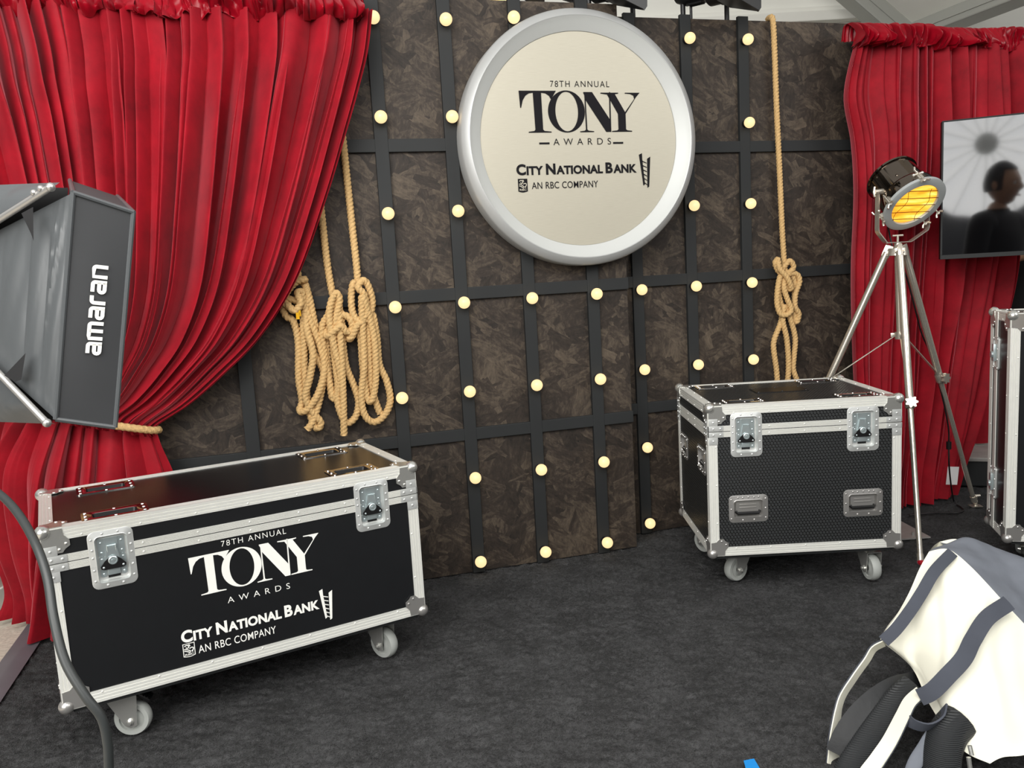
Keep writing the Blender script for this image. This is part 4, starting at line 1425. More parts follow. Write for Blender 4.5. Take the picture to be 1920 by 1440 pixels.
# ------------------------------------------------------------------ hanging ropes
def rope(name, label, pts, P, r, seed, extra=None):
    """pts: (px, py, distance out of the wall face)"""
    q = np.array([at_wall(a_, b_, P, c_) for a_, b_, c_ in pts])
    path = resample(catmull(q, 14), 0.004)
    mb = MB()
    mb.tube(path, r * 1.05, 24, True, (3, 0.20, 0.044))
    root = mb.build(name, M['rope'], smooth=0.9)
    tag(root, label, 'rope', group='coiled ropes on the wall')
    return root
Z4 = lambda l: [(480 + a_ / 2.25, 220 + b_ / 2.25, c_) for a_, b_, c_ in l]
r1 = rope('hanging_rope', 'coiled tan rope closest to the swag curtain, two yellow tape scraps in its knot', Z4([
    (60, -330, .03), (110, 80, .03), (140, 380, .03), (168, 600, .032), (184, 690, .036),
    (207, 684, .058), (172, 692, .066), (132, 735, .062), (112, 790, .052), (127, 838, .046), (158, 862, .042),
    (178, 950, .034), (180, 1100, .034), (194, 1195, .036), (184, 1238, .044), (216, 1232, .054), (262, 1165, .056), (288, 1060, .050), (268, 960, .047), (226, 850, .052), (200, 790, .056),
    (192, 738, .064), (176, 742, .070), (188, 785, .076), (162, 815, .076), (134, 792, .068), (116, 782, .060), (150, 768, .054), (198, 800, .050),
    (216, 900, .058), (240, 1000, .064), (226, 1100, .064), (208, 1180, .056), (236, 1240, .050), (272, 1285, .046), (262, 1312, .044), (240, 1290, .040),
    (218, 1200, .036), (206, 1080, .036), (202, 950, .040), (200, 860, .048), (218, 765, .050), (206, 702, .056), (226, 770, .050), (246, 865, .044), (250, 885, .040), (232, 930, .040), (246, 1000, .040),
    (284, 1075, .038), (268, 1190, .040), (238, 1285, .050), (214, 1318, .052)]), PC, 0.0112, 1)
for a_, b_, c_ in ((182, 826, .084), (176, 838, .088)):
    q = at_wall(480 + a_ / 2.25, 220 + b_ / 2.25, PC, c_)
    fr = Fr(q, WD, (0, 0, 1), WN)
    mb = MB()
    mb.grid([[fr.p(-0.006 + 0.012 * i / 4, -0.012 + 0.024 * j / 4, 0.003 * math.sin(i * 1.7 + j)) for i in range(5)] for j in range(5)])
    mb.grid([[fr.p(-0.006 + 0.012 * i / 4, -0.012 + 0.024 * j / 4, 0.003 * math.sin(i * 1.7 + j) - 0.001) for i in range(5)] for j in range(5)])
    mb.build('tape_scrap', M['yellow'], r1)['label'] = 'yellow tape scrap'
rope('hanging_rope', 'coiled tan rope in the middle of the three by the swag curtain, straight tail dangling', Z4([
    (185, -330, .03), (230, 20, .03), (268, 330, .03), (298, 600, .032), (322, 742, .036),
    (332, 762, .058), (306, 830, .060), (280, 880, .052), (284, 960, .046), (304, 1080, .042), (324, 1175, .046), (346, 1150, .050), (336, 1050, .056), (326, 950, .060), (336, 850, .066), (352, 772, .068),
    (336, 742, .072), (314, 790, .072), (310, 860, .072), (328, 960, .072), (346, 1040, .068), (356, 1110, .060), (340, 1172, .050), (322, 1182, .042), (310, 1100, .036), (298, 950, .036), (312, 850, .042),
    (360, 832, .060), (396, 850, .062), (406, 890, .062), (384, 906, .070), (358, 880, .078), (330, 900, .080), (304, 922, .070), (296, 905, .052), (326, 880, .046),
    (350, 1000, .050), (344, 1180, .052), (358, 1250, .056), (384, 1290, .052), (420, 1262, .046), (432, 1200, .042), (412, 1130, .040), (380, 1050, .040), (366, 950, .046), (360, 850, .052), (348, 800, .060),
    (354, 900, .068), (362, 1050, .066), (368, 1200, .064), (371, 1342, .060)]), PC, 0.0112, 2)
rope('hanging_rope', 'coiled tan rope next to the first bulb batten, ending in a wide open loop', Z4([
    (318, -360, .03), (340, -150, .03), (361, 40, .03), (399, 400, .031), (428, 680, .036),
    (410, 700, .052), (402, 760, .056), (410, 830, .062), (440, 860, .068), (466, 820, .070), (456, 750, .074), (430, 716, .076), (456, 688, .068), (480, 730, .062), (490, 790, .056), (470, 850, .060), (430, 872, .072),
    (404, 925, .066), (392, 930, .052), (412, 880, .046), (440, 930, .048), (450, 1050, .048), (468, 1180, .050), (490, 1190, .055), (505, 1100, .056), (500, 950, .060), (480, 850, .064), (458, 780, .080), (446, 760, .082),
    (450, 900, .066), (455, 1050, .062), (444, 1180, .056), (460, 1258, .056), (500, 1286, .052), (545, 1252, .046), (566, 1190, .042), (550, 1110, .040), (520, 1040, .040), (510, 930, .044), (490, 830, .050),
    (474, 900, .050), (480, 1050, .044), (490, 1150, .038), (510, 1215, .036), (524, 1250, .036)]), PC, 0.0112, 3)
Z6 = lambda l: [(1400 + a_ / 4.236, 400 + b_ / 4.236, c_) for a_, b_, c_ in l]
rope('hanging_rope', 'single long rope hanging over the set-back wall behind the honeycomb case', [(1440, 36, -0.03), (1444, 33, 0.0), (1449, 38, .028), (1452, 90, .03), (1456, 200, .03), (1462, 330, .03)] + Z6([
    (280, 100, .03), (292, 300, .03), (298, 400, .034), (300, 440, .040),
    (330, 470, .050), (372, 430, .056), (345, 378, .058), (300, 420, .050), (262, 470, .044), (226, 400, .048), (248, 366, .054), (262, 440, .066), (320, 510, .074), (352, 590, .068), (332, 600, .054), (300, 520, .048),
    (268, 500, .056), (246, 600, .058), (242, 720, .060), (270, 800, .064), (320, 805, .068), (354, 765, .068), (322, 680, .064), (296, 590, .060), (310, 500, .052), (390, 480, .050), (420, 540, .054), (388, 640, .056), (384, 740, .056), (414, 800, .052), (392, 868, .044), (376, 760, .040),
    (380, 560, .040), (340, 480, .044), (262, 540, .044), (256, 640, .040), (280, 760, .040), (272, 860, .044), (220, 1000, .046), (214, 1080, .046), (236, 1240, .044), (250, 1380, .042), (290, 1430, .042), (320, 1360, .046), (332, 1200, .050), (318, 1000, .052), (286, 850, .054), (300, 740, .050), (340, 820, .046), (384, 985, .044), (376, 1130, .044), (370, 1240, .046), (398, 1330, .044), (400, 1420, .040)]), PR, 0.0105, 4)

# ------------------------------------------------------------------ tripod spotlight
HUB = V(1.648, 3.45, 1.215)
FEET = [V(1.517, 2.971, 0.0), V(2.135, 3.688, 0.0), V(1.13, 3.645, 0.0)]
lamp = thing('tripod_spotlight', 'polished nickel searchlight lamp on a tripod in front of the narrower curtain', 'lamp', (HUB[0], HUB[1], 0))
off = -V(HUB[0], HUB[1], 0)
def lb(mb, name, mat, parent=lamp, smooth=0.6):
    o_ = mb.build(name, mat, parent, smooth)
    if parent is lamp:
        o_.location = tuple(off)
    return o_
mb = MB()
mb.cyl(HUB + V(0, 0, -0.03), HUB + V(0, 0, 0.0), 0.045, 0.04, 24)
mb.cyl(HUB + V(0, 0, 0), HUB + V(0, 0, 0.022), 0.016, 0.014, 16)
mb.cyl(HUB + V(0, 0, 0.02), HUB + V(0, 0, 0.052), 0.005, 0.005, 10)
mb.tube([HUB + V(-0.022, 0, 0.052), HUB + V(0.022, 0, 0.052)], 0.004, 8)
lb(mb, 'tripod_hub', M['nickel'])
COLB = HUB + V(0.012, 0, -0.365)
mb = MB()
mb.cyl(HUB + V(0, 0, -0.02), COLB, 0.0135, 0.0135, 20)
mb.cyl(COLB + V(0, 0, 0.012), COLB + V(0, 0, -0.018), 0.022, 0.02, 20)
lb(mb, 'centre_column', M['nickel'])
SPL = (0.50, 0.47, 0.46)
for k, ft in enumerate(FEET):
    dh = unit(V(ft[0] - HUB[0], ft[1] - HUB[1], 0))
    top = HUB + dh * 0.042 + V(0, 0, -0.015)
    d = unit(ft - top)
    L = np.linalg.norm(ft - top)
    mid = top + d * L * SPL[k]
    mb = MB()
    mb.cyl(top, mid, 0.0150, 0.0150, 20)
    mb.lathe([(0.017, 0), (0.019, 0.006), (0.019, 0.034), (0.017, 0.04)], mid - d * 0.02, d, 20)
    sd = unit(np.cross(d, V(0, 0, 1)))
    mb.box((-0.009, -0.016, -0.02), (0.009, 0.016, 0.03), Fr(top, sd, np.cross(sd, d), -d), ch=0.002)
    mb.cyl(top - sd * 0.018, top + sd * 0.018, 0.006, 0.006, 10)
    leg = lb(mb, 'leg', M['nickel'])
    mb = MB()
    mb.cyl(mid, ft - d * 0.03, 0.0105, 0.0105, 18)
    mb.cyl(ft - d * 0.055, ft - d * 0.028, 0.013, 0.013, 16)
    lb(mb, 'leg_extension', M['nickel'], leg)
    mb = MB()
    nrm_ = unit(np.cross(d, sd))
    if nrm_ @ (V(0, 0, CAM_H) - mid) < 0:
        nrm_ = -nrm_
    kn = nrm_ if k == 0 else sd * (1 if sd[0] > 0 else -1)
    mb.cyl(mid, mid + kn * 0.026, 0.006, 0.006, 10)
    u_, w_ = perp(kn)
    fr = Fr(mid + kn * 0.024, u_, w_, kn)
    star = [((0.021 + 0.004 * math.cos(7 * a_)) * math.cos(a_), (0.021 + 0.004 * math.cos(7 * a_)) * math.sin(a_)) for a_ in np.linspace(0, 2 * PI, 57)[:-1]]
    mb.prism(star, fr, 0, 0.012)
    lb(mb, 'clamp_knob', M['nickel'], leg)
    mb = MB()
    mb.ball(ft + V(0, 0, 0.012) - d * 0.012, 0.013, 14, 8, (1, 1, 0.9))
    if k == 1:
        mb.box((ft[0] - 0.025, ft[1] - 0.02, 0.0), (ft[0] + 0.025, ft[1] + 0.02, 0.004))
        mb.cyl(ft + V(0, 0, 0.004), ft + V(0, 0, 0.045), 0.008, 0.008, 12)
        mb.tube([ft + V(-0.02, 0, 0.05), ft + V(0.02, 0, 0.05)], 0.006, 8)
    lb(mb, 'foot', M['nickel'] if k == 1 else M['velvet'], leg)
    # brace from the column collar
    bm_ = mid + d * (-0.012)
    mb = MB()
    a0_ = COLB + dh * 0.02 + V(0, 0, -0.004)
    mb.bar([a0_, a0_ * 0.5 + bm_ * 0.5, bm_], 0.010, 0.004, sd)
    mb.box((-0.006, -0.008, -0.008), (0.006, 0.014, 0.008), Fr(COLB + dh * 0.022, sd, dh, (0, 0, 1)), ch=0.001)
    lb(mb, 'brace', M['nickel'])
# head
LC = V(1.690, 3.395, 1.387)
LN = unit(V(0.186, -0.691, -0.66))
lu = unit(np.cross(LN, V(0, 0, 1)))       # horizontal, across the head
lw = np.cross(lu, LN)                     # up in the ring's plane
if lw[2] < 0: lw = -lw
LF = Fr(LC, lu, lw, LN)
mb = MB()
mb.lathe([(0.0, -0.215), (0.05, -0.213), (0.088, -0.200), (0.102, -0.186), (0.108, -0.184), (0.108, -0.176), (0.101, -0.174), (0.101, -0.075), (0.106, -0.073), (0.114, -0.066), (0.117, -0.058), (0.117, -0.014), (0.120, -0.012)], LC, LN, 64)
for k in range(10):
    a_ = 2 * PI * k / 10 + 0.2
    mb.dome(Fr(LC - LN * 0.11, lu, lw), 0, 0, 0, 0.001, 0.001, 6)
    dirv = lu * math.cos(a_) + lw * math.sin(a_)
    mb.dome(Fr(LC - LN * (0.10 if k % 2 else 0.16) + dirv * 0.1005, np.cross(LN, dirv), LN, dirv), 0, 0, 0, 0.006, 0.004, 8)
# chimney box under the head
fb = Fr(LC - LN * 0.05 - lw * 0.105, lu, lw, LN)
mb.box((-0.035, -0.03, -0.05), (0.035, 0.005, 0.045), fb, ch=0.004)
lb(mb, 'lamp_housing', M['nickeldark'])
mb = MB()
mb.lathe([(0.117, -0.014), (0.130, -0.010), (0.130, 0.002), (0.126, 0.004), (0.099, 0.004), (0.097, 0.001), (0.097, -0.006)], LC, LN, 72)
lb(mb, 'lamp_ring', M['lampring'])
mb = MB()
mb.lathe([(0.098, -0.006), (0.07, -0.003), (0.03, -0.001), (0.0, 0.0)], LC, LN, 48)
m, nt, b = newmat('amber_lens')
tc = N(nt, 'ShaderNodeTexCoord')
mp_ = N(nt, 'ShaderNodeMapping')
mp_.inputs['Scale'].default_value = (6, 6, 42)
nz = N(nt, 'ShaderNodeTexNoise')
nz.inputs['Scale'].default_value = 1.0
nz.inputs['Detail'].default_value = 3
nt.links.new(tc.outputs['Object'], mp_.inputs[0])
nt.links.new(mp_.outputs[0], nz.inputs['Vector'])
rp = N(nt, 'ShaderNodeValToRGB')
rp.color_ramp.elements[0].position = 0.38
rp.color_ramp.elements[0].color = (0.85, 0.30, 0.012, 1)
rp.color_ramp.elements[1].position = 0.68
rp.color_ramp.elements[1].color = (1.0, 0.86, 0.28, 1)
q = rp.color_ramp.elements.new(0.52)
q.color = (1.0, 0.52, 0.04, 1)
nt.links.new(nz.outputs['Fac'], rp.inputs[0])
nt.links.new(rp.outputs[0], b.inputs['Emission Color'])
b.inputs['Emission Strength'].default_value = 1.3
b.inputs['Base Color'].default_value = (0.5, 0.3, 0.05, 1)
b.inputs['Roughness'].default_value = 0.25
lb(mb, 'amber_lens', m)
mb = MB()
brz = simple('bronze_wire', srgb(120, 70, 20), 0.4, metal=0.6)
hz = unit(V(LN[1], -LN[0], 0))
for t in (-0.07, -0.035, 0.0, 0.035, 0.07):
    hw = math.sqrt(0.098 ** 2 - t * t)
    mb.tube([LF.p(-hw, t, 0.004), LF.p(hw, t, 0.004)], 0.0016, 6)
for a0_ in (-0.045, 0.06):
    mb.tube([LF.p(a0_ + 0.012 * math.sin(k), -0.08 + 0.16 * k / 8, 0.003) for k in range(9)], 0.0010, 6)
lb(mb, 'lamp_grille', brz)
# hinge and wing-nut clusters round the ring
for a_, big in ((math.radians(72), 1), (math.radians(196), 1), (math.radians(222), 1), (math.radians(330), 1), (math.radians(8), 0)):
    mb = MB()
    dirv = lu * math.cos(a_) + lw * math.sin(a_)
    tn = np.cross(LN, dirv)
    p0 = LC + dirv * 0.126 - LN * 0.012
    fr = Fr(p0, tn, dirv, LN)
    mb.box((-0.010, -0.006, -0.012), (0.010, 0.012, 0.010), fr, ch=0.002)
    mb.cyl(fr.p(0, 0.012, -0.03), fr.p(0, 0.012, 0.028), 0.0035, 0.0035, 8)
    mb.ball(fr.p(0, 0.012, 0.028), 0.006, 10, 6)
    for s_ in (-1, 1):
        mb.tube([fr.p(0, 0.012, 0.020), fr.p(s_ * 0.012, 0.014, 0.026), fr.p(s_ * 0.018, 0.016, 0.034)], [0.003, 0.005, 0.0045], 8)
    if big:
        mb.cyl(fr.p(-0.016, 0.008, -0.02), fr.p(0.016, 0.008, -0.02), 0.005, 0.005, 10)
        mb.ball(fr.p(0.018, 0.008, -0.02), 0.007, 8, 6)
        mb.ball(fr.p(-0.018, 0.008, -0.02), 0.007, 8, 6)
        mb.tube([fr.p(0.0, 0.008, -0.02), fr.p(0.010, 0.02, -0.034), fr.p(0.004, 0.024, -0.046)], 0.004, 8)
    lb(mb, 'wing_clamp', M['nickel'])
# yoke
PV = LC - LN * 0.092
yh = V(lu[0], lu[1], 0)
yh = unit(yh)
if yh[0] < 0: yh = -yh
base = HUB + V(0, 0, 0.024)
mb = MB()
yk = [PV - yh * 0.124, V(*(PV - yh * 0.126)) * [1, 1, 0] + V(0, 0, 1.287), base - yh * 0.060, base, base + yh * 0.060, V(*(PV + yh * 0.126)) * [1, 1, 0] + V(0, 0, 1.287), PV + yh * 0.124]
yk = np.array(yk)
yk2 = []
for k in range(len(yk) - 1):
    yk2 += [yk[k] * (1 - t) + yk[k + 1] * t for t in (0.06, 0.5, 0.94)]
ny = unit(np.cross(yh, V(0, 0, 1)))
mb.bar(yk2, 0.024, 0.004, ny)
for s_ in (-1, 1):
    mb.cyl(PV + yh * s_ * 0.100, PV + yh * s_ * 0.138, 0.013, 0.010, 16)
    mb.tube([PV + yh * s_ * 0.138 + V(0, 0, -0.02), PV + yh * s_ * 0.142, PV + yh * s_ * 0.138 + V(0, 0, 0.02)], 0.005, 8)
lb(mb, 'yoke', M['nickel'])
# mains lead with its inline switch
cp = [LC - LN * 0.06 - lw * 0.135, LC - LN * 0.06 - lw * 0.16, HUB + V(0.02, 0.06, -0.04), HUB + V(0.08, 0.09, -0.12), at_y(1716, 580, 3.54), at_y(1728, 625, 3.56), at_y(1745, 665, 3.57), at_y(1766, 740, 3.585), at_y(1778, 800, 3.585), at_y(1779, 835, 3.585), at_y(1780, 880, 3.585), at_z(1788, 938, 0.006), at_z(1800, 950, 0.006), at_z(1806, 957, 0.006), at_z(1790, 962, 0.006), at_z(1750, 962, 0.006), at_z(1705, 966, 0.006)]
mb = MB()
mb.tube(resample(catmull(cp, 10), 0.01), 0.0035, 8)
mb.tube(resample([at_y(1779, 828, 3.585), at_y(1779, 842, 3.585)], 0.01), 0.011, 10)
lb(mb, 'lamp_cord', M['black'])
mb = MB()
fr = Fr(at_y(1786, 893, 3.735), (0.95, 0.3, -0.15), (0.12, 0.05, 0.99))
mb.box((-0.035, -0.04, 0), (0.032, 0.046, 0.0015), fr)
for k in range(5):
    mb.box((-0.025, 0.03 - k * 0.013, 0.0015), (0.022, 0.0315 - k * 0.013, 0.0018), fr)
o = mb.build('paper_tag', M['paper'], smooth=0)
tag(o, 'white paper tag pinned at the hem of the narrower velvet curtain', 'tag')

# ------------------------------------------------------------------ television
tvd = unit(V(2.163 - 1.884, 3.447 - 3.55, 0))
tvn = V(tvd[1], -tvd[0], 0)
tv = thing('television', 'large black television facing out beside the searchlight lamp', 'tv', (1.88, 3.55, 1.156))
Ft = Fr((0, 0, 0), tvd, (0, 0, 1), tvn)
TW, TH = 1.03, 0.580
mb = MB()
mb.box((0, 0, -0.045), (TW, TH, -0.002), Ft, ch=0.004)
mb.box((TW * 0.2, TH * 0.1, -0.075), (TW * 0.8, TH * 0.7, -0.045), Ft, ch=0.01)
mb.build('tv_body', M['black'], tv, smooth=0)
mb = MB()
for a_, b_, c_, d_ in ((0, TW, 0, 0.018), (0, TW, TH - 0.006, TH), (0, 0.007, 0.018, TH - 0.006), (TW - 0.007, TW, 0.018, TH - 0.006)):
    mb.box((a_, c_, -0.002), (b_, d_, 0.004), Ft, ch=0.001)
mb.build('bezel', M['batten'], tv, smooth=0)
mb = MB()
mb.box((0.007, 0.018, -0.002), (TW - 0.007, TH - 0.006, 0.001), Ft)
mb.build('screen', M['screen'], tv, smooth=0)
st = thing('tv_stand', 'black pole stand holding up the television', 'stand', tuple(V(1.88, 3.55, 0) + tvd * TW * 0.5))
mb = MB()
p = V(0, 0, 0) - tvn * 0.12
mb.cyl(p, p + V(0, 0, 1.45), 0.025, 0.025, 16)
mb.box((-0.15, 1.30, -0.09), (0.15, 1.55, -0.078), Fr((0, 0, 0), tvd, (0, 0, 1), tvn))
mb.build('pole', M['black'], st)
mb = MB()
mb.box((p[0] - 0.14, p[1] - 0.16, 0), (p[0] + 0.2, p[1] + 0.14, 0.02), ch=0.004)
mb.build('base_plate', M['black'], st)

# ------------------------------------------------------------------ stage lights over the wall
def par(name, label, c, aim, r, L):
    c = V(*c)
    t = thing(name, label, 'stage light', tuple(c))
    n = unit(aim)
    sd = unit(np.cross(n, V(0, 0, 1)))
    up = np.cross(sd, n)
    F = Fr((0, 0, 0), sd, up, n)
    mb = MB()
    mb.lathe([(0, -L), (r * 0.55, -L), (r * 0.75, -L * 0.8), (r * 0.75, -L * 0.35), (r, -L * 0.25), (r, 0.0), (r * 1.06, 0.002), (r * 1.06, 0.012), (r * 0.92, 0.012), (r * 0.9, -0.02)], (0, 0, 0), n, 40)
    for k in range(14):
        a_ = 2 * PI * k / 14
        dv = sd * math.cos(a_) + up * math.sin(a_)
        mb.box((-0.004, -0.0, -0.03), (0.004, 0.006, 0.03), Fr(dv * r * 0.75 - n * L * 0.55, np.cross(n, dv), dv, n))
    mb.build('can', M['parcan'], t)
    mb = MB()
    mb.lathe([(r * 0.9, -0.02), (0, -0.03)], (0, 0, 0), n, 32)
    mb.build('lens', M['hot'], t)
    for k, (dx, dy) in enumerate(((0, -1), (0, 1), (-1, 0), (1, 0))):
        mb = MB()
        dv = sd * dx + up * dy
        tn_ = np.cross(n, dv)
        o0 = dv * r * 1.05 + n * 0.012
        out = unit(n * 0.82 + dv * 0.57) if k > 0 else unit(n * 0.95 + dv * 0.25)
        nn_ = np.cross(tn_, out)
        Fd = Fr(o0, tn_, out, nn_)
        w0, w1, hh = r * 0.75, r * 1.25, r * 1.35
        mb.prism([(-w0, 0), (w0, 0), (w1, hh * 0.9), (w1 * 0.85, hh), (-w1 * 0.85, hh), (-w1, hh * 0.9)], Fd, -0.001, 0.001)
        mb.build('barn_door', M['parcan'], t, smooth=0)
    mb = MB()
    yk = [sd * -r * 1.2 - n * L * 0.3, sd * -r * 1.2 + up * r * 1.3 - n * L * 0.3, sd * r * 1.2 + up * r * 1.3 - n * L * 0.3, sd * r * 1.2 - n * L * 0.3]
    pp = []
    for k in range(3):
        pp += [yk[k] * (1 - q_) + yk[k + 1] * q_ for q_ in (0.05, 0.5, 0.95)]
    mb.bar(pp, 0.02, 0.004, n)
    mb.build('yoke', M['parcan'], t, smooth=0)
    return t
par('stage_light', 'black stage light peeping over the second bulb batten, amber glow at its lip', (0.05, 3.42, 2.345), (0.1, -1, -0.30), 0.085, 0.2)
par('stage_light', 'black stage light with barn doors above the sign top', (0.46, 3.40, 2.335), (0.85, -0.62, -0.05), 0.085, 0.2)
par('stage_light', 'black stage light with barn doors above the set-back wall', (0.97, 3.60, 2.365), (0.80, -0.62, -0.02), 0.09, 0.2)
for lab, (px, pt), P, o_ in (('thin black light post rising behind the sign top', (1104, 12), PC, -0.05), ('thin black light post rising near the wall step', (1187, 38), PR, -0.05), ('thin black light post above the batten that skirts the sign', (1281, 38), PR, -0.04), ('thin black cable post just beside that post', (1296, 36), PR, -0.03), ('thin black light post above the batten by the single rope', (1363, 39), PR, -0.04)):
    q = at_wall(px, pt, P, o_)
    mb = MB()
    rr0 = 0.006 if 'cable' in lab else 0.011
    mb.cyl((q[0], q[1], 2.05), (q[0], q[1], 2.42), rr0, rr0, 12)
    o = mb.build('light_post', M['parcan'])
    tag(o, lab, 'post')

# ------------------------------------------------------------------ soft light at the front, with its cable
sb = thing('softbox', 'big black fabric softbox with white lettering on its skirt, tilted over the lettered case', 'softbox', (0, 0, 0))
TL, TR = at_y(137, 361, 1.46), at_y(250, 398, 1.52)
BL, BR = at_y(104, 786, 1.46), at_y(216, 801, 1.52)
dC = at_y(131, 338, 1.88) - TL
def patch(mb, c00, c10, c11, c01, nu=14, nv=14, bulge=0.0, wr=0.0, seed=3, back=None):
    n1 = Noise1(seed)
    c00, c10, c11, c01 = V(*c00), V(*c10), V(*c11), V(*c01)
    nn = unit(np.cross(c10 - c00, c01 - c00))
    if back is not None and nn @ back > 0:
        nn = -nn
    rows = []
    for j in range(nv + 1):
        v = j / nv
        rows.append([(c00 * (1 - i / nu) + c10 * (i / nu)) * (1 - v) + (c01 * (1 - i / nu) + c11 * (i / nu)) * v + nn * (bulge * math.sin(PI * i / nu) * math.sin(PI * v) + wr * float(n1(i * 0.9 + j * 0.37)) * math.sin(PI * i / nu) ** 0.5 * math.sin(PI * v) ** 0.5) for i in range(nu + 1)])
    mb.grid(rows)
away = V(0, 1, 0)
mb = MB()
patch(mb, BL, BR, TR, TL, bulge=0.004, back=away)
patch(mb, TL, TR, TR + dC, TL + dC, bulge=0.003)
patch(mb, BL, BR, BR + dC, BL + dC, bulge=0.003)
patch(mb, BL + dC, BR + dC, TR + dC, TL + dC)
sk = mb.build('skirt', M['nylonflat'], sb)
mb = MB()
for a_, b_ in ((BL, TL), (TL, TR), (TR, BR), (BR, BL), (TL, TL + dC), (TR, TR + dC)):
    mb.tube(resample([a_, b_], 0.03), 0.0045, 8)
mb.build('seam_piping', M['nylon'], sb)
mb = MB()
ins = 0.03
patch(mb, BR + dC * 0.02, BR + dC * 0.98, TR + dC * 0.98, TR + dC * 0.02)
mb.build('diffuser', M['white'], sb)
# rear cone of fabric towards the lamp head
AP = at_y(-184, 528, 1.68)
rad = 0.10
ap = {}
uu_, vv_ = unit(dC), unit(TL - BL)
ap['TL'], ap['BL'] = AP + vv_ * rad - uu_ * rad, AP - vv_ * rad - uu_ * rad
ap['TLf'], ap['BLf'] = AP + vv_ * rad + uu_ * rad, AP - vv_ * rad + uu_ * rad
def two_way(p, q, t):
    return V(*p) * (1 - t) + V(*q) * t
rT, rB = at_y(95, 353, 1.462), at_y(86, 790, 1.462)
eT, eB = at_y(-150, 507, 1.60), at_y(-150, 557, 1.60)
mb = MB()
strips = [(0.0, 0.12, 0.007, 0.0018), (0.12, 0.24, 0.006, 0.0012), (0.24, 0.42, 0.005, 0.0012), (0.42, 1.0, 0.006, 0.0015)]
for k, (t0, t1, bu, wri) in enumerate(strips):
    patch(mb, two_way(BL, eB, t0), two_way(BL, eB, t1), two_way(TL, eT, t1), two_way(TL, eT, t0), 10, 24, bu, wri * 2.2, 5 + k, away)
mb.build('rear_panel', M['nylon'], sb)
mb = MB()
f00, f10 = at_y(100, 348, 1.455), at_y(-140, 500, 1.58)
patch(mb, at_y(-140, 352, 1.66), at_y(112, 342, 1.50), at_y(100, 351, 1.455), f10, 20, 10, 0.010, 0.005, 21, away)
mb.build('upper_flap', M['nylon'], sb)
mb = MB()
patch(mb, at_y(-140, 560, 1.60), at_y(90, 791, 1.45), at_y(104, 795, 1.50), at_y(-140, 786, 1.62), 20, 10, 0.014, 0.006, 33, away)
mb.build('lower_flap', M['nylon'], sb)
for a_, b_ in ((at_y(95, 351, 1.445), at_y(-140, 499, 1.565)), (at_y(88, 793, 1.445), at_y(-140, 557, 1.565))):
    mb = MB()
    mb.tube(resample([a_, b_], 0.02), 0.0062, 12)
    mb.ball(a_, 0.008, 10, 6)
    if a_[2] > 1.2:
        for q_ in (0.06, 0.11):
            mb.ball(two_way(a_, b_, q_) + V(0, -0.004, 0.006), 0.006, 8, 6)
    mb.build('support_rod', M['darkchrome'], sb)
mb = MB()
patch(mb, at_y(40, 400, 1.456), at_y(62, 388, 1.452), at_y(63, 452, 1.452), at_y(58, 438, 1.454), 6, 6)
mb.build('dark_patch', M['tee'], sb)  # black patch standing in for the shaded hole behind the upper rod
mb = MB()
patch(mb, at_y(8, 704, 1.475), at_y(48, 662, 1.462), at_y(40, 712, 1.460), at_y(28, 716, 1.466), 6, 6)
mb.build('dark_patch', M['tee'], sb)  # small black patch beside the lower rod
mb = MB()
patch(mb, at_y(-150, 350, 1.72), at_y(128, 352, 1.53), at_y(102, 788, 1.53), at_y(-150, 785, 1.72), 6, 6)
mb.build('dark_backing', M['tee'], sb)  # black sheet added behind the panels so their gaps read as dark hollows
# the brand word, strokes of even weight running up the skirt
fu = unit(TL - BL)            # reading direction: upwards
fv0 = unit(BL - BR)
fn = unit(np.cross(fu, fv0))
if fn @ away > 0: fn = -fn
fv = np.cross(fn, fu)
LO = (at_y(188, 666, 1.4975))
F_ = Fr(LO - fn * 0.0 , fu, fv, fn)
def brandword(mb, F_, sc, h):
    """lower-case rounded letters on a grid: x height 1"""
    wS = 0.25
    def arc(cx, cy, r, a0, a1, n=6):
        return [(cx + r * math.cos(math.radians(a0 + (a1 - a0) * k / n)), cy + r * math.sin(math.radians(a0 + (a1 - a0) * k / n))) for k in range(n + 1)]
    def A(x):
        return [[(x + 0.14, 0.875)] + arc(x + 0.66, 0.72, 0.155, 90, 0) + [(x + 0.815, 0.0)], [(x + 0.815, 0.125)] + arc(x + 0.30, 0.30, 0.175, 270, 90) + [(x + 0.815, 0.475)]], 1.06
    def Mm(x):
        return [[(x + 0.125, 0.0), (x + 0.125, 0.875)] + [(x + 0.3, 0.875)] + arc(x + 1.02, 0.72, 0.155, 90, 0) + [(x + 1.175, 0.0)], [(x + 0.65, 0.86), (x + 0.65, 0.0)]], 1.42
    def Rr_(x):
        return [[(x + 0.125, 0.0), (x + 0.125, 0.70)] + arc(x + 0.30, 0.70, 0.175, 180, 90) + [(x + 0.62, 0.875)]], 0.74
    def Nn_(x):
        return [[(x + 0.125, 0.0), (x + 0.125, 0.875)] + arc(x + 0.66, 0.72, 0.155, 90, 0) + [(x + 0.815, 0.0)]], 1.0
    x = 0.0
    for g in (A, Mm, A, Rr_, A, Nn_):
        ls, adv = g(x)
        for l in ls:
            stroke(mb, [(a_ * sc, b_ * sc) for a_, b_ in l], wS * sc, F_, h)
        x += adv
    return x
mb = MB()
brandword(mb, F_, 0.0262, 0.0062)
mb.build('skirt_lettering', M['white'], sb, smooth=0)
st = thing('light_stand', 'black stand carrying the fabric softbox', 'stand', (AP[0] - 0.55, AP[1], 0))
mb = MB()
mb.cyl((0, 0, 0.25), (0, 0, AP[2]), 0.016, 0.014, 14)
mb.tube([V(0, 0, AP[2]), V(0.55, 0, AP[2])], 0.02, 10)
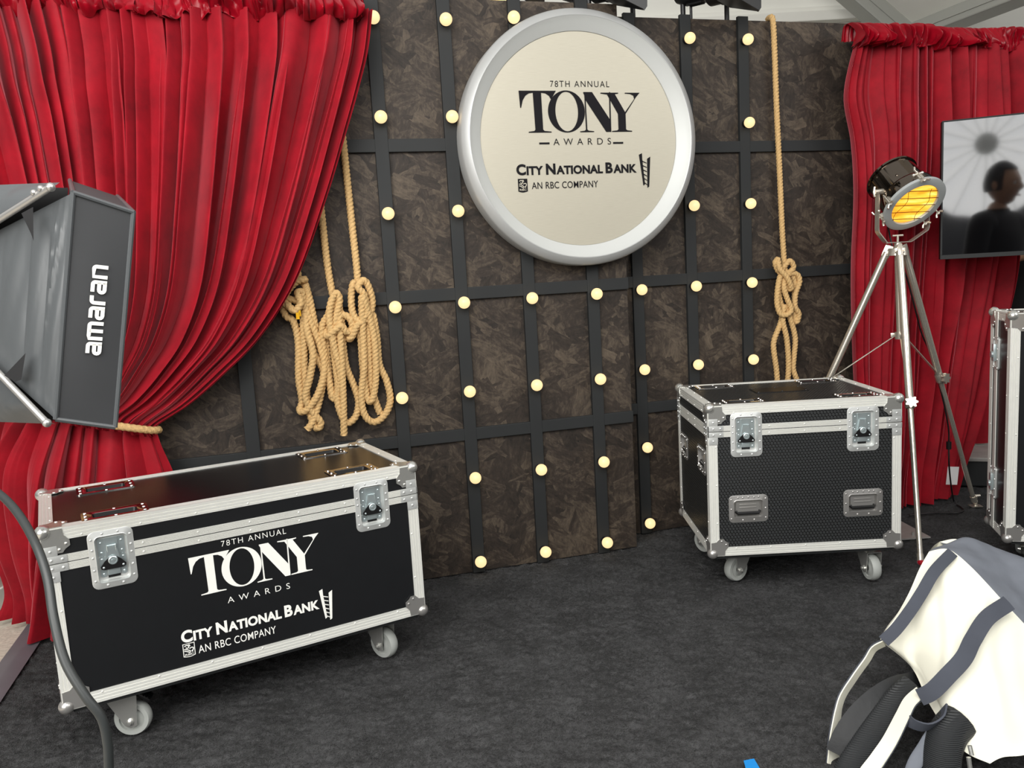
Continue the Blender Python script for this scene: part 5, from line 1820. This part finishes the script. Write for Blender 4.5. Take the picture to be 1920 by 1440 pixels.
mb.build('pole', M['black'], st)
for k in range(3):
    a_ = 2 * PI * k / 3 + 0.9
    mb = MB()
    mb.cyl((0, 0, 0.55), (0.3 * math.cos(a_), 0.3 * math.sin(a_), 0.012), 0.011, 0.011, 10)
    mb.build('leg', M['black'], st)
cpts = [AP + V(-0.05, 0, -0.08), at_y(-120, 850, 1.35), at_y(-30, 905, 1.20), at_y(22, 948, 1.10), at_y(62, 1010, 1.02), at_y(88, 1080, 0.98), at_y(101, 1160, 0.95), at_y(122, 1240, 0.93), at_y(160, 1305, 0.92), at_y(190, 1345, 0.92), at_y(202, 1395, 0.92), at_y(205, 1460, 0.92), at_y(215, 1700, 0.92)]
cpts = cpts + [V(cpts[-1][0] + 0.02, 0.92, 0.12), V(cpts[-1][0] - 0.05, 0.86, 0.008), V(cpts[-1][0] - 0.35, 0.75, 0.008), V(-1.3, 0.9, 0.008)]
mb = MB()
mb.tube(resample(catmull(cpts, 10), 0.008), 0.0056, 14)
o = mb.build('power_cable', M['cable'])
tag(o, 'thick black cable drooping from the softbox in front of the lettered case', 'cable')

# ------------------------------------------------------------------ canvas tote over a black backpack, front corner
def surf(ctrl, nu=10, nv=10):
    """smooth sheet through a rows x cols net of 3D points"""
    C_ = np.array(ctrl, float)
    rows = [catmull(r_, nu) for r_ in C_]
    cols = np.array(rows)
    out = np.array([catmull(cols[:, k], nv) for k in range(cols.shape[1])]).transpose(1, 0, 2)
    return out
def wrinkle(P, amp, seed, fu_=3.0, fv_=2.0):
    n1, n2 = Noise1(seed), Noise1(seed + 5)
    r_, c_ = P.shape[:2]
    du = np.gradient(P, axis=1)
    dv = np.gradient(P, axis=0)
    nn = np.cross(du, dv)
    nn /= np.linalg.norm(nn, axis=2)[:, :, None] + 1e-9
    jj, ii = np.meshgrid(np.linspace(0, 1, r_), np.linspace(0, 1, c_), indexing='ij')
    win = np.minimum(1, 6 * np.minimum(np.minimum(ii, 1 - ii), np.minimum(jj, 1 - jj)))
    w = win * n1(ii * fu_ + jj * fv_ * 1.7) + win * 0.5 * n2(ii * fu_ * 2.3 - jj * fv_ * 2.1 + 7)
    return P + nn * (amp * w)[:, :, None]
tote = thing('tote_bag', 'cream canvas tote with charcoal base and straps slumped over a black backpack', 'bag', (0, 0, 0))
Y = at_y
front = [
    [Y(1742, 1034, 2.10), Y(1778, 1030, 2.08), Y(1820, 1062, 2.02), Y(1880, 1126, 1.95), Y(1935, 1185, 1.90), Y(2010, 1262, 1.84)],
    [Y(1724, 1066, 2.07), Y(1762, 1078, 2.02), Y(1806, 1118, 1.95), Y(1858, 1182, 1.88), Y(1910, 1246, 1.83), Y(1985, 1325, 1.78)],
    [Y(1704, 1112, 2.03), Y(1740, 1130, 1.97), Y(1784, 1174, 1.89), Y(1826, 1232, 1.82), Y(1890, 1296, 1.76), Y(1960, 1372, 1.72)],
    [Y(1678, 1158, 2.00), Y(1712, 1182, 1.95), Y(1752, 1222, 1.87), Y(1796, 1280, 1.78), Y(1862, 1345, 1.71), Y(1930, 1412, 1.68)],
    [Y(1652, 1194, 1.97), Y(1690, 1222, 1.95), Y(1722, 1252, 1.90), Y(1758, 1316, 1.78), Y(1822, 1384, 1.70), Y(1880, 1420, 1.67)],
    [Y(1654, 1204, 1.98), Y(1692, 1234, 1.96), Y(1716, 1262, 1.92), Y(1746, 1326, 1.80), Y(1800, 1402, 1.70), Y(1856, 1432, 1.67)]]
mb = MB()
Pf = wrinkle(surf(front, 14, 14), 0.010, 71, 4, 3)
mb.grid(Pf)
hid = lambda q, dy, dz: V(q[0] * (1 + dy / q[1]) + 0.03 * dy / 0.15, q[1] + dy, max(0.012, q[2] + dz))
# side gusset away from the lens, rear sheet
side = [[r_[0], hid(r_[0], 0.07, -0.01), hid(r_[0], 0.15, -0.03)] for r_ in front]
mb.grid(surf(side, 6, 8))
rear = [[hid(q, 0.15, -0.03) for q in r_] for r_ in front]
mb.grid(surf(rear, 6, 6))
mb.build('tote_body', M['canvas'], tote, smooth=1.2)
mb = MB()
b0 = front[0]
base_net = [b0, [Y(1756, 1026, 2.13), Y(1800, 1022, 2.14), Y(1850, 1052, 2.10), Y(1905, 1098, 2.05), Y(1965, 1150, 2.0), Y(2040, 1225, 1.95)],
            [Y(1770, 1024, 2.17), Y(1816, 1011, 2.20), Y(1872, 1026, 2.19), Y(1925, 1050, 2.15), Y(1985, 1095, 2.1), Y(2060, 1160, 2.06)],
            [hid(b0[0], 0.15, -0.03), Y(1822, 1030, 2.27), Y(1880, 1045, 2.26), Y(1935, 1075, 2.23), Y(2000, 1120, 2.2), hid(b0[5], 0.3, 0.02)]]
mb.grid(wrinkle(surf(base_net, 12, 10), 0.007, 83, 5, 3))
mb.build('tote_base', M['charcoal'], tote, smooth=1.2)
def ribbon(mb, pts, w, side_fn, lift=0.004, th=0.003):
    P = resample(catmull(pts, 10), 0.008)
    T = np.gradient(P, axis=0)
    L_, R_ = [], []
    for q, t in zip(P, T):
        sd_ = side_fn(q, unit(t))
        L_.append(q + sd_ * w / 2)
        R_.append(q - sd_ * w / 2)
    L_, R_ = np.array(L_), np.array(R_)
    nn = np.cross(T, L_ - R_)
    nn /= np.linalg.norm(nn, axis=1)[:, None] + 1e-9
    if nn.mean(0) @ V(0, -1, 0.6) < 0: nn = -nn
    top = nn * (lift + th)
    bot = nn * lift
    mb.grid([L_ + bot, L_ + top, (L_ + R_) / 2 + top * 1.1, R_ + top, R_ + bot, L_ + bot])
view_side = lambda q, t: unit(np.cross(t, unit(V(*q) - V(0, 0, CAM_H))))
mb = MB()
ribbon(mb, [Y(1782, 1040, 2.055), Y(1752, 1072, 2.01), Y(1728, 1112, 1.97), Y(1706, 1146, 1.945), Y(1680, 1180, 1.93), Y(1656, 1203, 1.925)], 0.029, view_side, 0.009)
ribbon(mb, [Y(1886, 1134, 1.915), Y(1850, 1160, 1.88), Y(1824, 1200, 1.845), Y(1806, 1235, 1.80), Y(1776, 1268, 1.775), Y(1748, 1296, 1.765), Y(1728, 1306, 1.775)], 0.037, view_side, 0.010)
mb.build('strap_webbing', M['strapcanvas'], tote, smooth=1.0)
# the free strap loops, charcoal outside and cream inside
def two_tone(pts, w, tw, name):
    P = resample(catmull(pts, 12), 0.008)
    T = np.gradient(P, axis=0)
    for nm, mat, e_ in ((name, M['strapcanvas'], 0.0), ('strap_lining', M['canvas'], 0.0035)):
        mb = MB()
        L_, R_, L2, R2 = [], [], [], []
        for k, (q, t) in enumerate(zip(P, T)):
            t = unit(t)
            vs_ = view_side(q, t)
            dn = unit(V(*q) - V(0, 0, CAM_H))
            a_ = tw(k / (len(P) - 1))
            sd_ = vs_ * math.cos(a_) + dn * math.sin(a_)
            nn = np.cross(t, sd_)
            L_.append(q + sd_ * w / 2 + nn * e_); R_.append(q - sd_ * w / 2 + nn * e_)
            L2.append(q + sd_ * w / 2 + nn * (e_ + 0.003)); R2.append(q - sd_ * w / 2 + nn * (e_ + 0.003))
        mb.grid([L_, L2, R2, R_, L_])
        yield mb, nm, mat
sroot = None
for pts, tw in (([Y(1656, 1203, 1.94), Y(1636, 1214, 1.95), Y(1622, 1236, 1.95), Y(1598, 1270, 1.93), Y(1574, 1310, 1.90), Y(1564, 1360, 1.86), Y(1560, 1410, 1.83), Y(1562, 1470, 1.80), Y(1590, 1540, 1.76)], lambda t: 1.25 - 0.75 * max(0, t - 0.45) / 0.55),
                ([Y(1728, 1300, 1.79), Y(1708, 1318, 1.78), Y(1694, 1345, 1.76), Y(1672, 1388, 1.73), Y(1648, 1425, 1.70), Y(1618, 1470, 1.68), Y(1600, 1540, 1.68)], lambda t: -0.95 + 0.4 * t)):
    for mb, nm, mat in two_tone(pts, 0.040, tw, 'strap_loop'):
        o_ = mb.build(nm, mat, tote if nm == 'strap_loop' else sroot, smooth=1.0)
        if nm == 'strap_loop': sroot = o_
mb = MB()
ribbon(mb, [Y(1700, 1345, 1.76), Y(1712, 1356, 1.735), Y(1738, 1362, 1.72), Y(1762, 1348, 1.725), Y(1768, 1325, 1.75)], 0.030, lambda q, t: unit(V(0.2, -0.5, 0.85)), 0.0, 0.004)
mb.build('strap_fold', M['strapcanvas'], tote, smooth=1.0)

pack = thing('backpack', 'black backpack lying under the cream tote, mesh straps showing', 'bag', (0, 0, 0))
mb = MB()
bm = bmesh.new()
bmesh.ops.create_cube(bm, size=1)
bmesh.ops.subdivide_edges(bm, edges=list(bm.edges), cuts=7, use_grid_fill=True)
nz_ = Noise1(5)
for q in bm.verts:
    x, y, z = q.co * 2
    k = (1 - 0.28 * (abs(x) ** 3 + abs(y) ** 3 + abs(z) ** 3) / 3)
    q.co = Vector((x * 0.23 * k, y * 0.17 * k, z * 0.082 * k)) + Vector((0, 0, 0.006 * float(nz_(x * 4 + y * 3))))
bm.verts.index_update()
pc = V(1.34, 1.94, 0.085)
rzp = math.radians(38)
frp = Fr(pc, (math.cos(rzp), math.sin(rzp), 0), (-math.sin(rzp), math.cos(rzp), 0))
mb.add([frp.p(*q.co) for q in bm.verts], [tuple(v.index for v in f.verts) for f in bm.faces])
bm.free()
mb.build('pack_body', M['packblack'], pack, smooth=1.2)
def padded(mb, pts, w, th):
    P = resample(catmull(pts, 10), 0.01)
    T = np.gradient(P, axis=0)
    n = 14
    rows = []
    for q, t in zip(P, T):
        t = unit(t)
        sd_ = view_side(q, t)
        nn = np.cross(t, sd_)
        rows.append([q + sd_ * (w / 2 * math.cos(2 * PI * k / n)) + nn * (th / 2 * math.sin(2 * PI * k / n)) for k in range(n)])
    mb.grid(rows, closed_u=True)
    mb.add(rows[0], [tuple(range(n))])
    mb.add(rows[-1], [tuple(range(n))])
mesh_mat = simple('ribbed_mesh_fabric', srgb(34, 36, 38), 0.6)
nt = mesh_mat.node_tree
wv_ = N(nt, 'ShaderNodeTexWave', bands_direction='Z')
wv_.inputs['Scale'].default_value = 90
wv_.inputs['Distortion'].default_value = 0.5
tc = N(nt, 'ShaderNodeTexCoord')
nt.links.new(tc.outputs['Object'], wv_.inputs['Vector'])
bp = N(nt, 'ShaderNodeBump')
bp.inputs['Strength'].default_value = 0.7
bp.inputs['Distance'].default_value = 0.003
nt.links.new(wv_.outputs['Fac'], bp.inputs['Height'])
nt.links.new(bp.outputs[0], nt.nodes['Principled BSDF'].inputs['Normal'])
mb = MB()
padded(mb, [Y(1716, 1290, 1.86), Y(1690, 1315, 1.83), Y(1655, 1360, 1.80), Y(1620, 1410, 1.77), Y(1590, 1460, 1.74), Y(1575, 1520, 1.72)], 0.072, 0.022)
mb.build('shoulder_strap', mesh_mat, pack, smooth=1.2)
mb = MB()
padded(mb, [Y(1800, 1350, 1.74), Y(1780, 1372, 1.72), Y(1768, 1405, 1.70), Y(1765, 1450, 1.68), Y(1768, 1520, 1.66)], 0.080, 0.05)
mb.build('shoulder_strap', mesh_mat, pack, smooth=1.2)
mb = MB()
ribbon(mb, [Y(1566, 1412, 1.80), Y(1580, 1378, 1.81), Y(1606, 1340, 1.83), Y(1640, 1308, 1.85), Y(1676, 1286, 1.88), Y(1708, 1278, 1.92), Y(1740, 1276, 1.96), Y(1780, 1280, 2.0)], 0.042, view_side, 0.0, 0.004)
mb.build('grab_strap', M['packblack'], pack, smooth=1.0)
mb = MB()
padded(mb, [Y(1758, 1362, 1.735), Y(1735, 1400, 1.715), Y(1712, 1440, 1.70), Y(1700, 1500, 1.69)], 0.030, 0.01)
mb.build('pull_strap', M['charcoal'], pack, smooth=1.0)
mb = MB()
for (a_, b_) in (((1818, 1398), (1822, 1416)), ((1816, 1420), (1820, 1448))):
    mb.tube(resample([Y(*a_, 1.675), Y(*b_, 1.668)], 0.005), 0.005, 8)
mb.build('zip_pull', M['steel'], pack)
mb = MB()
q = at_z(1404, 1424, 0.0015)
q2 = at_z(1416, 1452, 0.0015)
sdv = V(0.019, 0.004, 0)
mb.grid([[q - sdv * 0.7, q + sdv * 0.7], [q2 - sdv, q2 + sdv]])
mb.grid([[q - sdv * 0.7 - V(0, 0, .001), q + sdv * 0.7 - V(0, 0, .001)], [q2 - sdv - V(0, 0, .001), q2 + sdv - V(0, 0, .001)]])
o = mb.build('floor_mark', M['blue'], smooth=0)
tag(o, 'bright blue tape mark on the carpet in front of the bags', 'tape')

# ------------------------------------------------------------------ small things on the floor
mb = MB()
pl = [at_z(1600, 990, 0), at_z(1690, 1013, 0), at_z(1745, 1009, 0), at_z(1696, 978, 0), at_z(1640, 960, 0)]
fr = Fr((0, 0, 0), (1, 0, 0), (0, 1, 0))
mb.prism([(q[0], q[1]) for q in pl][:1] + [(pl[1][0] - 0.02, pl[1][1]), (pl[2][0], pl[2][1]), (pl[3][0] - 0.02, pl[3][1]), (pl[4][0], pl[4][1])], fr, 0, 0.006)
q = at_z(1712, 1003, 0.006)
mb.cyl((q[0], q[1], 0.006), (q[0], q[1], 0.02), 0.006, 0.006, 10)
o = mb.build('drape_base_plate', M['steelplate'], smooth=0)
tag(o, 'scuffed steel base plate on the carpet behind the honeycomb case', 'base plate')
mb = MB()
fr = Fr((2.28, 4.02, 0), unit((0.95, -0.32, 0)), unit((0.32, 0.95, 0)))
mb.box((-0.12, 0, 0), (0.9, 0.5, 0.13), fr, ch=0.006)
mb.mi = 1
mb.box((-0.125, -0.01, 0.13), (0.9, 0.5, 0.15), fr, ch=0.004)
o = mb.build('low_platform', [M['batten'], M['steelplate']], smooth=0)
tag(o, 'low black platform with a pale top behind the tall case', 'platform')

# ------------------------------------------------------------------ people
def skin_body(name, joints, edges, root, mat, parent, sub=2):
    """one continuous surface grown round a chain of joints: {key: (x, y, z, rx, ry)}"""
    keys = list(joints)
    me = bpy.data.meshes.new(name)
    me.from_pydata([joints[k][:3] for k in keys], [(keys.index(a), keys.index(b)) for a, b in edges], [])
    o = bpy.data.objects.new(name, me)
    COL.objects.link(o)
    md = o.modifiers.new('skin', 'SKIN')
    md.use_smooth_shade = True
    md.branch_smoothing = 0.6
    for i, k in enumerate(keys):
        sv = me.skin_vertices[0].data[i]
        sv.radius = joints[k][3:5]
        sv.use_root = (k == root)
    ss = o.modifiers.new('smooth', 'SUBSURF')
    ss.levels = ss.render_levels = sub
    bpy.context.view_layer.update()
    dg = bpy.context.evaluated_depsgraph_get()
    m2 = bpy.data.meshes.new_from_object(o.evaluated_get(dg))
    m2.name = name
    bpy.data.objects.remove(o)
    bpy.data.meshes.remove(me)
    m2.materials.clear()
    m2.materials.append(mat)
    m2.polygons.foreach_set('use_smooth', [True] * len(m2.polygons))
    o = bpy.data.objects.new(name, m2)
    COL.objects.link(o)
    if parent:
        o.parent = parent
    return o
def head_mesh(c, r, mat, parent):
    """head with brow, nose, mouth and chin; face towards -Y of the local frame"""
    mb = MB()
    n, m_ = 40, 32
    vs, fs = [], []
    for j in range(m_ + 1):
        th = PI * j / m_
        for i in range(n):
            ph = 2 * PI * i / n
            x, y, z = math.sin(th) * math.cos(ph), math.sin(th) * math.sin(ph), math.cos(th)
            X, Yy, Z = x * 0.076, y * 0.096, z * 0.122
            if z < 0:
                X *= 1 - 0.30 * (-z) ** 1.3
                Yy = Yy * (1 - 0.22 * (-z)) - 0.012 * (-z)
            front = max(0, -y)
            g = lambda cx, cz, sx, sz: math.exp(-((X - cx) / sx) ** 2 - ((Z - cz) / sz) ** 2)
            if front > 0.2:
                Yy -= 0.024 * g(0, -0.028, 0.011, 0.018) + 0.010 * g(0, -0.004, 0.009, 0.022)
                Yy += 0.010 * (g(0.030, 0.002, 0.014, 0.010) + g(-0.030, 0.002, 0.014, 0.010))
                Yy -= 0.006 * g(0, 0.026, 0.045, 0.010) + 0.006 * g(0, -0.062, 0.022, 0.008) + 0.008 * g(0, -0.100, 0.022, 0.014)
                Yy += 0.004 * g(0, -0.074, 0.026, 0.005)
            vs.append(V(*c) + V(X, Yy, Z) * r)
    for j in range(m_):
        for i in range(n):
            i2 = (i + 1) % n
            fs.append((j * n + i, (j + 1) * n + i, (j + 1) * n + i2, j * n + i2))
    mb.add(vs, fs)
    for s_ in (-1, 1):
        mb.ball(V(*c) + V(s_ * 0.077, 0.008, -0.005) * r, 0.026 * r, 12, 8, (0.35, 0.7, 1.2))
    return mb
def hand(mb, wrist, d, palm_n, side, curl=0.5, sc=1.0):
    """palm, four unequal bent fingers and a thumb leaving the side of the palm; d = pointing, palm_n = palm's facing, side = thumb side"""
    d, pn, sd_ = unit(d), unit(palm_n), unit(side)
    w = V(*wrist)
    rows = []
    for t, hw, ht in ((0.0, 0.026, 0.018), (0.03, 0.034, 0.015), (0.06, 0.040, 0.013), (0.085, 0.041, 0.011), (0.095, 0.038, 0.008)):
        rows.append([w + d * t * sc + sd_ * (hw * math.cos(2 * PI * k / 14) * sc) + pn * (ht * math.sin(2 * PI * k / 14) * sc) for k in range(14)])
    mb.grid(rows, closed_u=True)
    mb.add(rows[-1], [tuple(range(14))])
    for f_, (off_, L_) in enumerate(((0.030, 0.070), (0.010, 0.079), (-0.010, 0.073), (-0.030, 0.058))):
        p = w + d * 0.085 * sc + sd_ * off_ * sc
        pts = [p]
        a_ = 0.15
        for k, fr_ in enumerate((0.45, 0.30, 0.25)):
            a_ += curl * (0.55 if k == 0 else 0.75) + 0.06 * f_
            dd = d * math.cos(a_) + pn * math.sin(a_)
            pts.append(pts[-1] + dd * L_ * fr_ * sc)
        mb.tube(catmull(pts, 4), np.interp(np.linspace(0, 1, 13), [0, 1], [0.0090, 0.0065]) * sc, 10)
        mb.ball(pts[-1], 0.0066 * sc, 8, 6)
    p = w + d * 0.028 * sc + sd_ * 0.030 * sc
    pts = [p, p + (sd_ * 0.7 + d * 0.6) * 0.034 * sc, p + (sd_ * 0.7 + d * 0.6) * 0.034 * sc + (d * 0.9 + sd_ * 0.2 + pn * 0.3) * 0.030 * sc, p + (sd_ * 0.6 + d * 0.6) * 0.034 * sc + (d * 0.9 + pn * 0.6) * 0.054 * sc]
    mb.tube(catmull(pts, 4), np.interp(np.linspace(0, 1, 13), [0, 1], [0.0115, 0.0080]) * sc, 10)
    mb.ball(pts[-1], 0.008 * sc, 8, 6)

def person(label, loc, rz, arm_pose, H_=1.70):
    """standing adult in black; faces -Y before turning. arm_pose: 'phone' or 'down' for the arm on -X"""
    t = thing('person', label, 'person', loc, rz)
    k = H_ / 1.75
    J = dict(pelvis=(0, 0, 0.93, 0.105, 0.085), belly=(0, -0.005, 1.10, 0.100, 0.080), chest=(0, 0.0, 1.27, 0.115, 0.085), ribs=(0, 0.005, 1.40, 0.100, 0.070), neck=(0, 0.012, 1.50, 0.058, 0.058), nape=(0, -0.004, 1.57, 0.054, 0.056))
    E_ = [('pelvis', 'belly'), ('belly', 'chest'), ('chest', 'ribs'), ('ribs', 'neck'), ('neck', 'nape')]
    arms = {1: None, -1: None}
    for s_ in (-1, 1):
        n = 'r' if s_ > 0 else 'l'
        J['sh' + n] = (s_ * 0.185, 0.008, 1.435, 0.060, 0.058)
        if s_ < 0 and arm_pose == 'phone':
            el, wr = V(-0.36, -0.05, 1.235), V(-0.12, -0.30, 1.31)
        else:
            el, wr = V(s_ * 0.255, 0.03, 1.13), V(s_ * 0.265, -0.045, 0.875)
        J['el' + n] = (*el, 0.043, 0.041)
        J['fa' + n] = (*(el * 0.72 + wr * 0.28), 0.042, 0.040)
        J['wr' + n] = (*wr, 0.027, 0.023)
        E_ += [('ribs', 'sh' + n), ('sh' + n, 'el' + n), ('el' + n, 'fa' + n), ('fa' + n, 'wr' + n)]
        J['hip' + n] = (s_ * 0.092, 0, 0.80, 0.066, 0.068)
        J['kn' + n] = (s_ * 0.105, -0.012, 0.49, 0.060, 0.060)
        J['ca' + n] = (s_ * 0.108, 0.018, 0.36, 0.058, 0.060)
        J['an' + n] = (s_ * 0.110, 0.022, 0.09, 0.038, 0.040)
        J['to' + n] = (s_ * 0.120, -0.13, 0.045, 0.044, 0.034)
        E_ += [('pelvis', 'hip' + n), ('hip' + n, 'kn' + n), ('kn' + n, 'ca' + n), ('ca' + n, 'an' + n), ('an' + n, 'to' + n)]
        arms[s_] = (el, wr)
    body = skin_body('body', J, E_, 'pelvis', M['skin'], t, 2)
    # head and hands joined into the same body mesh
    mb = head_mesh((0, -0.022, 1.655), 1.0, M['skin'], t)
    for s_ in (-1, 1):
        el, wr = arms[s_]
        d = unit(wr - el)
        if s_ < 0 and arm_pose == 'phone':
            hand(mb, wr, d, V(0.6, -0.2, 0.8), V(0, 0.2, 1), 0.75, 0.95)
        else:
            hand(mb, wr, d, V(-s_, 0, 0), V(0, -1, 0), 0.45, 0.95)
    tmp = mb.build('tmp', M['skin'], None, smooth=1.3)
    bm = bmesh.new()
    bm.from_mesh(body.data)
    bm.from_mesh(tmp.data)
    bm.to_mesh(body.data)
    bm.free()
    bpy.data.objects.remove(tmp)
    body.data.polygons.foreach_set('use_smooth', [True] * len(body.data.polygons))
    # clothes: lofted over the same joints
    def loft(mb, secs, n=28):
        P = catmull([(q[0], q[1], q[2], q[3], q[4]) for q in secs], 6)
        rows = [[V(q[0] + q[3] * math.cos(2 * PI * k_ / n), q[1] + q[4] * math.sin(2 * PI * k_ / n), q[2]) for k_ in range(n)] for q in P]
        mb.grid(rows, closed_u=True)
    mb = MB()
    loft(mb, [(0, 0, 0.855, 0.166, 0.124), (0, 0, 0.95, 0.164, 0.122), (0, 0, 1.08, 0.154, 0.116), (0, 0, 1.22, 0.166, 0.120), (0, 0.002, 1.34, 0.180, 0.121), (0, 0.006, 1.415, 0.184, 0.108), (0, 0.008, 1.465, 0.158, 0.092), (0, 0.010, 1.495, 0.080, 0.074), (0, 0.008, 1.515, 0.068, 0.068)])
    for s_ in (-1, 1):
        n = 'r' if s_ > 0 else 'l'
        sh_, el = V(*J['sh' + n][:3]), arms[s_][0]
        mb.tube(catmull([V(s_ * 0.06, 0.006, 1.41), V(s_ * 0.130, 0.006, 1.418), sh_ * 0.97 + el * 0.03, sh_ * 0.38 + el * 0.62], 6), np.interp(np.linspace(0, 1, 19), [0, 0.3, 0.6, 1], [0.066, 0.072, 0.070, 0.061]), 20)
    mb.build('tee_shirt', M['tee'], t, smooth=1.2)
    mb = MB()
    loft(mb, [(0, 0, 1.01, 0.140, 0.104), (0, 0, 0.93, 0.154, 0.114), (0, 0, 0.85, 0.158, 0.118), (0, 0, 0.79, 0.140, 0.108), (0, 0, 0.75, 0.10, 0.085), (0, 0, 0.735, 0.03, 0.03)])
    for s_ in (-1, 1):
        loft(mb, [(s_ * 0.075, 0, 0.87, 0.070, 0.090), (s_ * 0.088, 0, 0.78, 0.088, 0.102), (s_ * 0.095, -0.004, 0.65, 0.082, 0.092), (s_ * 0.105, -0.010, 0.49, 0.067, 0.072), (s_ * 0.108, 0.012, 0.34, 0.063, 0.070), (s_ * 0.112, 0.012, 0.06, 0.060, 0.074)], 22)
    mb.build('trousers', M['jeans'], t, smooth=1.2)
    for s_ in (-1, 1):
        mb = MB()
        c = V(s_ * 0.117, -0.045, 0)
        rows = []
        for z_, w_, l_ in ((0.0, 0.047, 0.135), (0.02, 0.050, 0.138), (0.045, 0.046, 0.125), (0.075, 0.040, 0.085), (0.10, 0.036, 0.055)):
            rows.append([c + V(w_ * math.cos(2 * PI * q / 20), (l_ * math.sin(2 * PI * q / 20)) + (0.0 if z_ < 0.05 else 0.045), z_) for q in range(20)])
        mb.grid(rows, closed_u=True)
        mb.add(rows[0], [tuple(range(20))])
        mb.add(rows[-1], [tuple(range(20))])
        mb.build('shoe', M['black'], t)
    mb = MB()
    nzh = Noise1(17)
    n, m_ = 36, 18
    rows = []
    for j in range(m_ + 1):
        th = 0.60 * PI * j / m_
        row = []
        for i in range(n):
            ph = 2 * PI * i / n
            x, y, z = math.sin(th) * math.cos(ph), math.sin(th) * math.sin(ph), math.cos(th)
            lim = 0.30 * PI if y < -0.35 else 0.60 * PI
            th2 = min(th, lim)
            x, y, z = math.sin(th2) * math.cos(ph), math.sin(th2) * math.sin(ph), math.cos(th2)
            g_ = 1.035 + 0.02 * float(nzh(i * 0.9 + j * 0.7))
            row.append(V(0, -0.018, 1.660) + V(x * 0.080 * g_, y * 0.100 * g_, z * 0.128 * g_))
        rows.append(row)
    mb.grid(rows, closed_u=True)
    mb.build('hair', M['hair'], t, smooth=1.3)
    for s_ in (-1, 1):
        mb = MB()
        mb.ball((s_ * 0.030, -0.100, 1.657), 0.0115, 12, 8)
        e_ = mb.build('eye', M['eye'], t)
        mb = MB()
        mb.ball((s_ * 0.030, -0.1085, 1.657), 0.0055, 10, 6, (1, 0.7, 1))
        mb.build('iris', M['hair'], e_)
    mb = MB()
    mb.tube([V(-0.022, -0.108, 1.583), V(-0.008, -0.114, 1.586), V(0.008, -0.114, 1.586), V(0.022, -0.108, 1.583)], 0.0045, 8)
    mb.build('mouth', M['lip'], t)
    t.scale = (k, k, k)
    return t
person('person in black standing half hidden past the television and curtain edge, forearm raised', (2.96, 4.62, 0), math.radians(4), 'phone', 1.56)
person('person in black shirt and dark trousers standing in front of the tall case', (1.87, 2.22, 0), math.radians(105), 'down', 1.62)

# ------------------------------------------------------------------ big ribbed octabox light that the television mirrors
um = thing('octabox', 'large white round octabox on a stand facing the set', 'softbox', (1.30, -0.50, 0))
uc, ud = V(0, 0, 2.06), unit(V(0.10, 1.0, -0.06))
uu_, uw_ = perp(ud)
RU = 0.62
mb = MB()
mb.lathe([(0.10, -0.40), (0.45, -0.18), (RU, 0.0), (RU + 0.004, 0.02)], uc, ud, 32)
mb.build('shell', M['black'], um)
mb = MB()
nr = 16
for k in range(nr):
    a0_, a1_ = 2 * PI * k / nr, 2 * PI * (k + 1) / nr
    d0, d1 = uu_ * math.cos(a0_) + uw_ * math.sin(a0_), uu_ * math.cos(a1_) + uw_ * math.sin(a1_)
    rows = []
    for i in range(5):
        q_ = i / 4
        dv = d0 * (1 - q_) + d1 * q_
        rows.append([uc + dv * (0.09 + (RU - 0.09) * j / 6) + ud * (-0.16 + 0.17 * ((j / 6) ** 1.5) - 0.025 * math.sin(PI * q_)) for j in range(7)])
    mb.grid(rows)
mb.build('diffuser', glow('lit_diffuser', (0.96, 0.98, 1.0, 1), 2.2), um)
mb = MB()
mb.lathe([(0.0, -0.15), (0.085, -0.155), (0.092, -0.165)], uc, ud, 28)
mb.build('hub', M['rimgrey'], um)
for k in range(nr):
    a0_ = 2 * PI * k / nr
    d0 = uu_ * math.cos(a0_) + uw_ * math.sin(a0_)
    mb = MB()
    mb.tube([uc + d0 * (0.09 + (RU - 0.09) * j / 6) + ud * (-0.157 + 0.17 * ((j / 6) ** 1.5)) for j in range(7)], 0.004, 6)
    mb.build('rib', M['rim'], um)
mb = MB()
mb.cyl((0, -0.42, 0.0), (0, -0.42, 2.08), 0.018, 0.016, 14)
mb.cyl(V(0, -0.42, 2.06), uc - ud * 0.38, 0.02, 0.02, 12)
mb.build('pole', M['black'], um)
for k in range(3):
    a_ = 2 * PI * k / 3 + 0.4
    mb = MB()
    mb.cyl((0, -0.42, 0.55), (0.42 * math.cos(a_), -0.42 + 0.42 * math.sin(a_), 0.012), 0.011, 0.011, 10)
    mb.build('leg', M['black'], um)
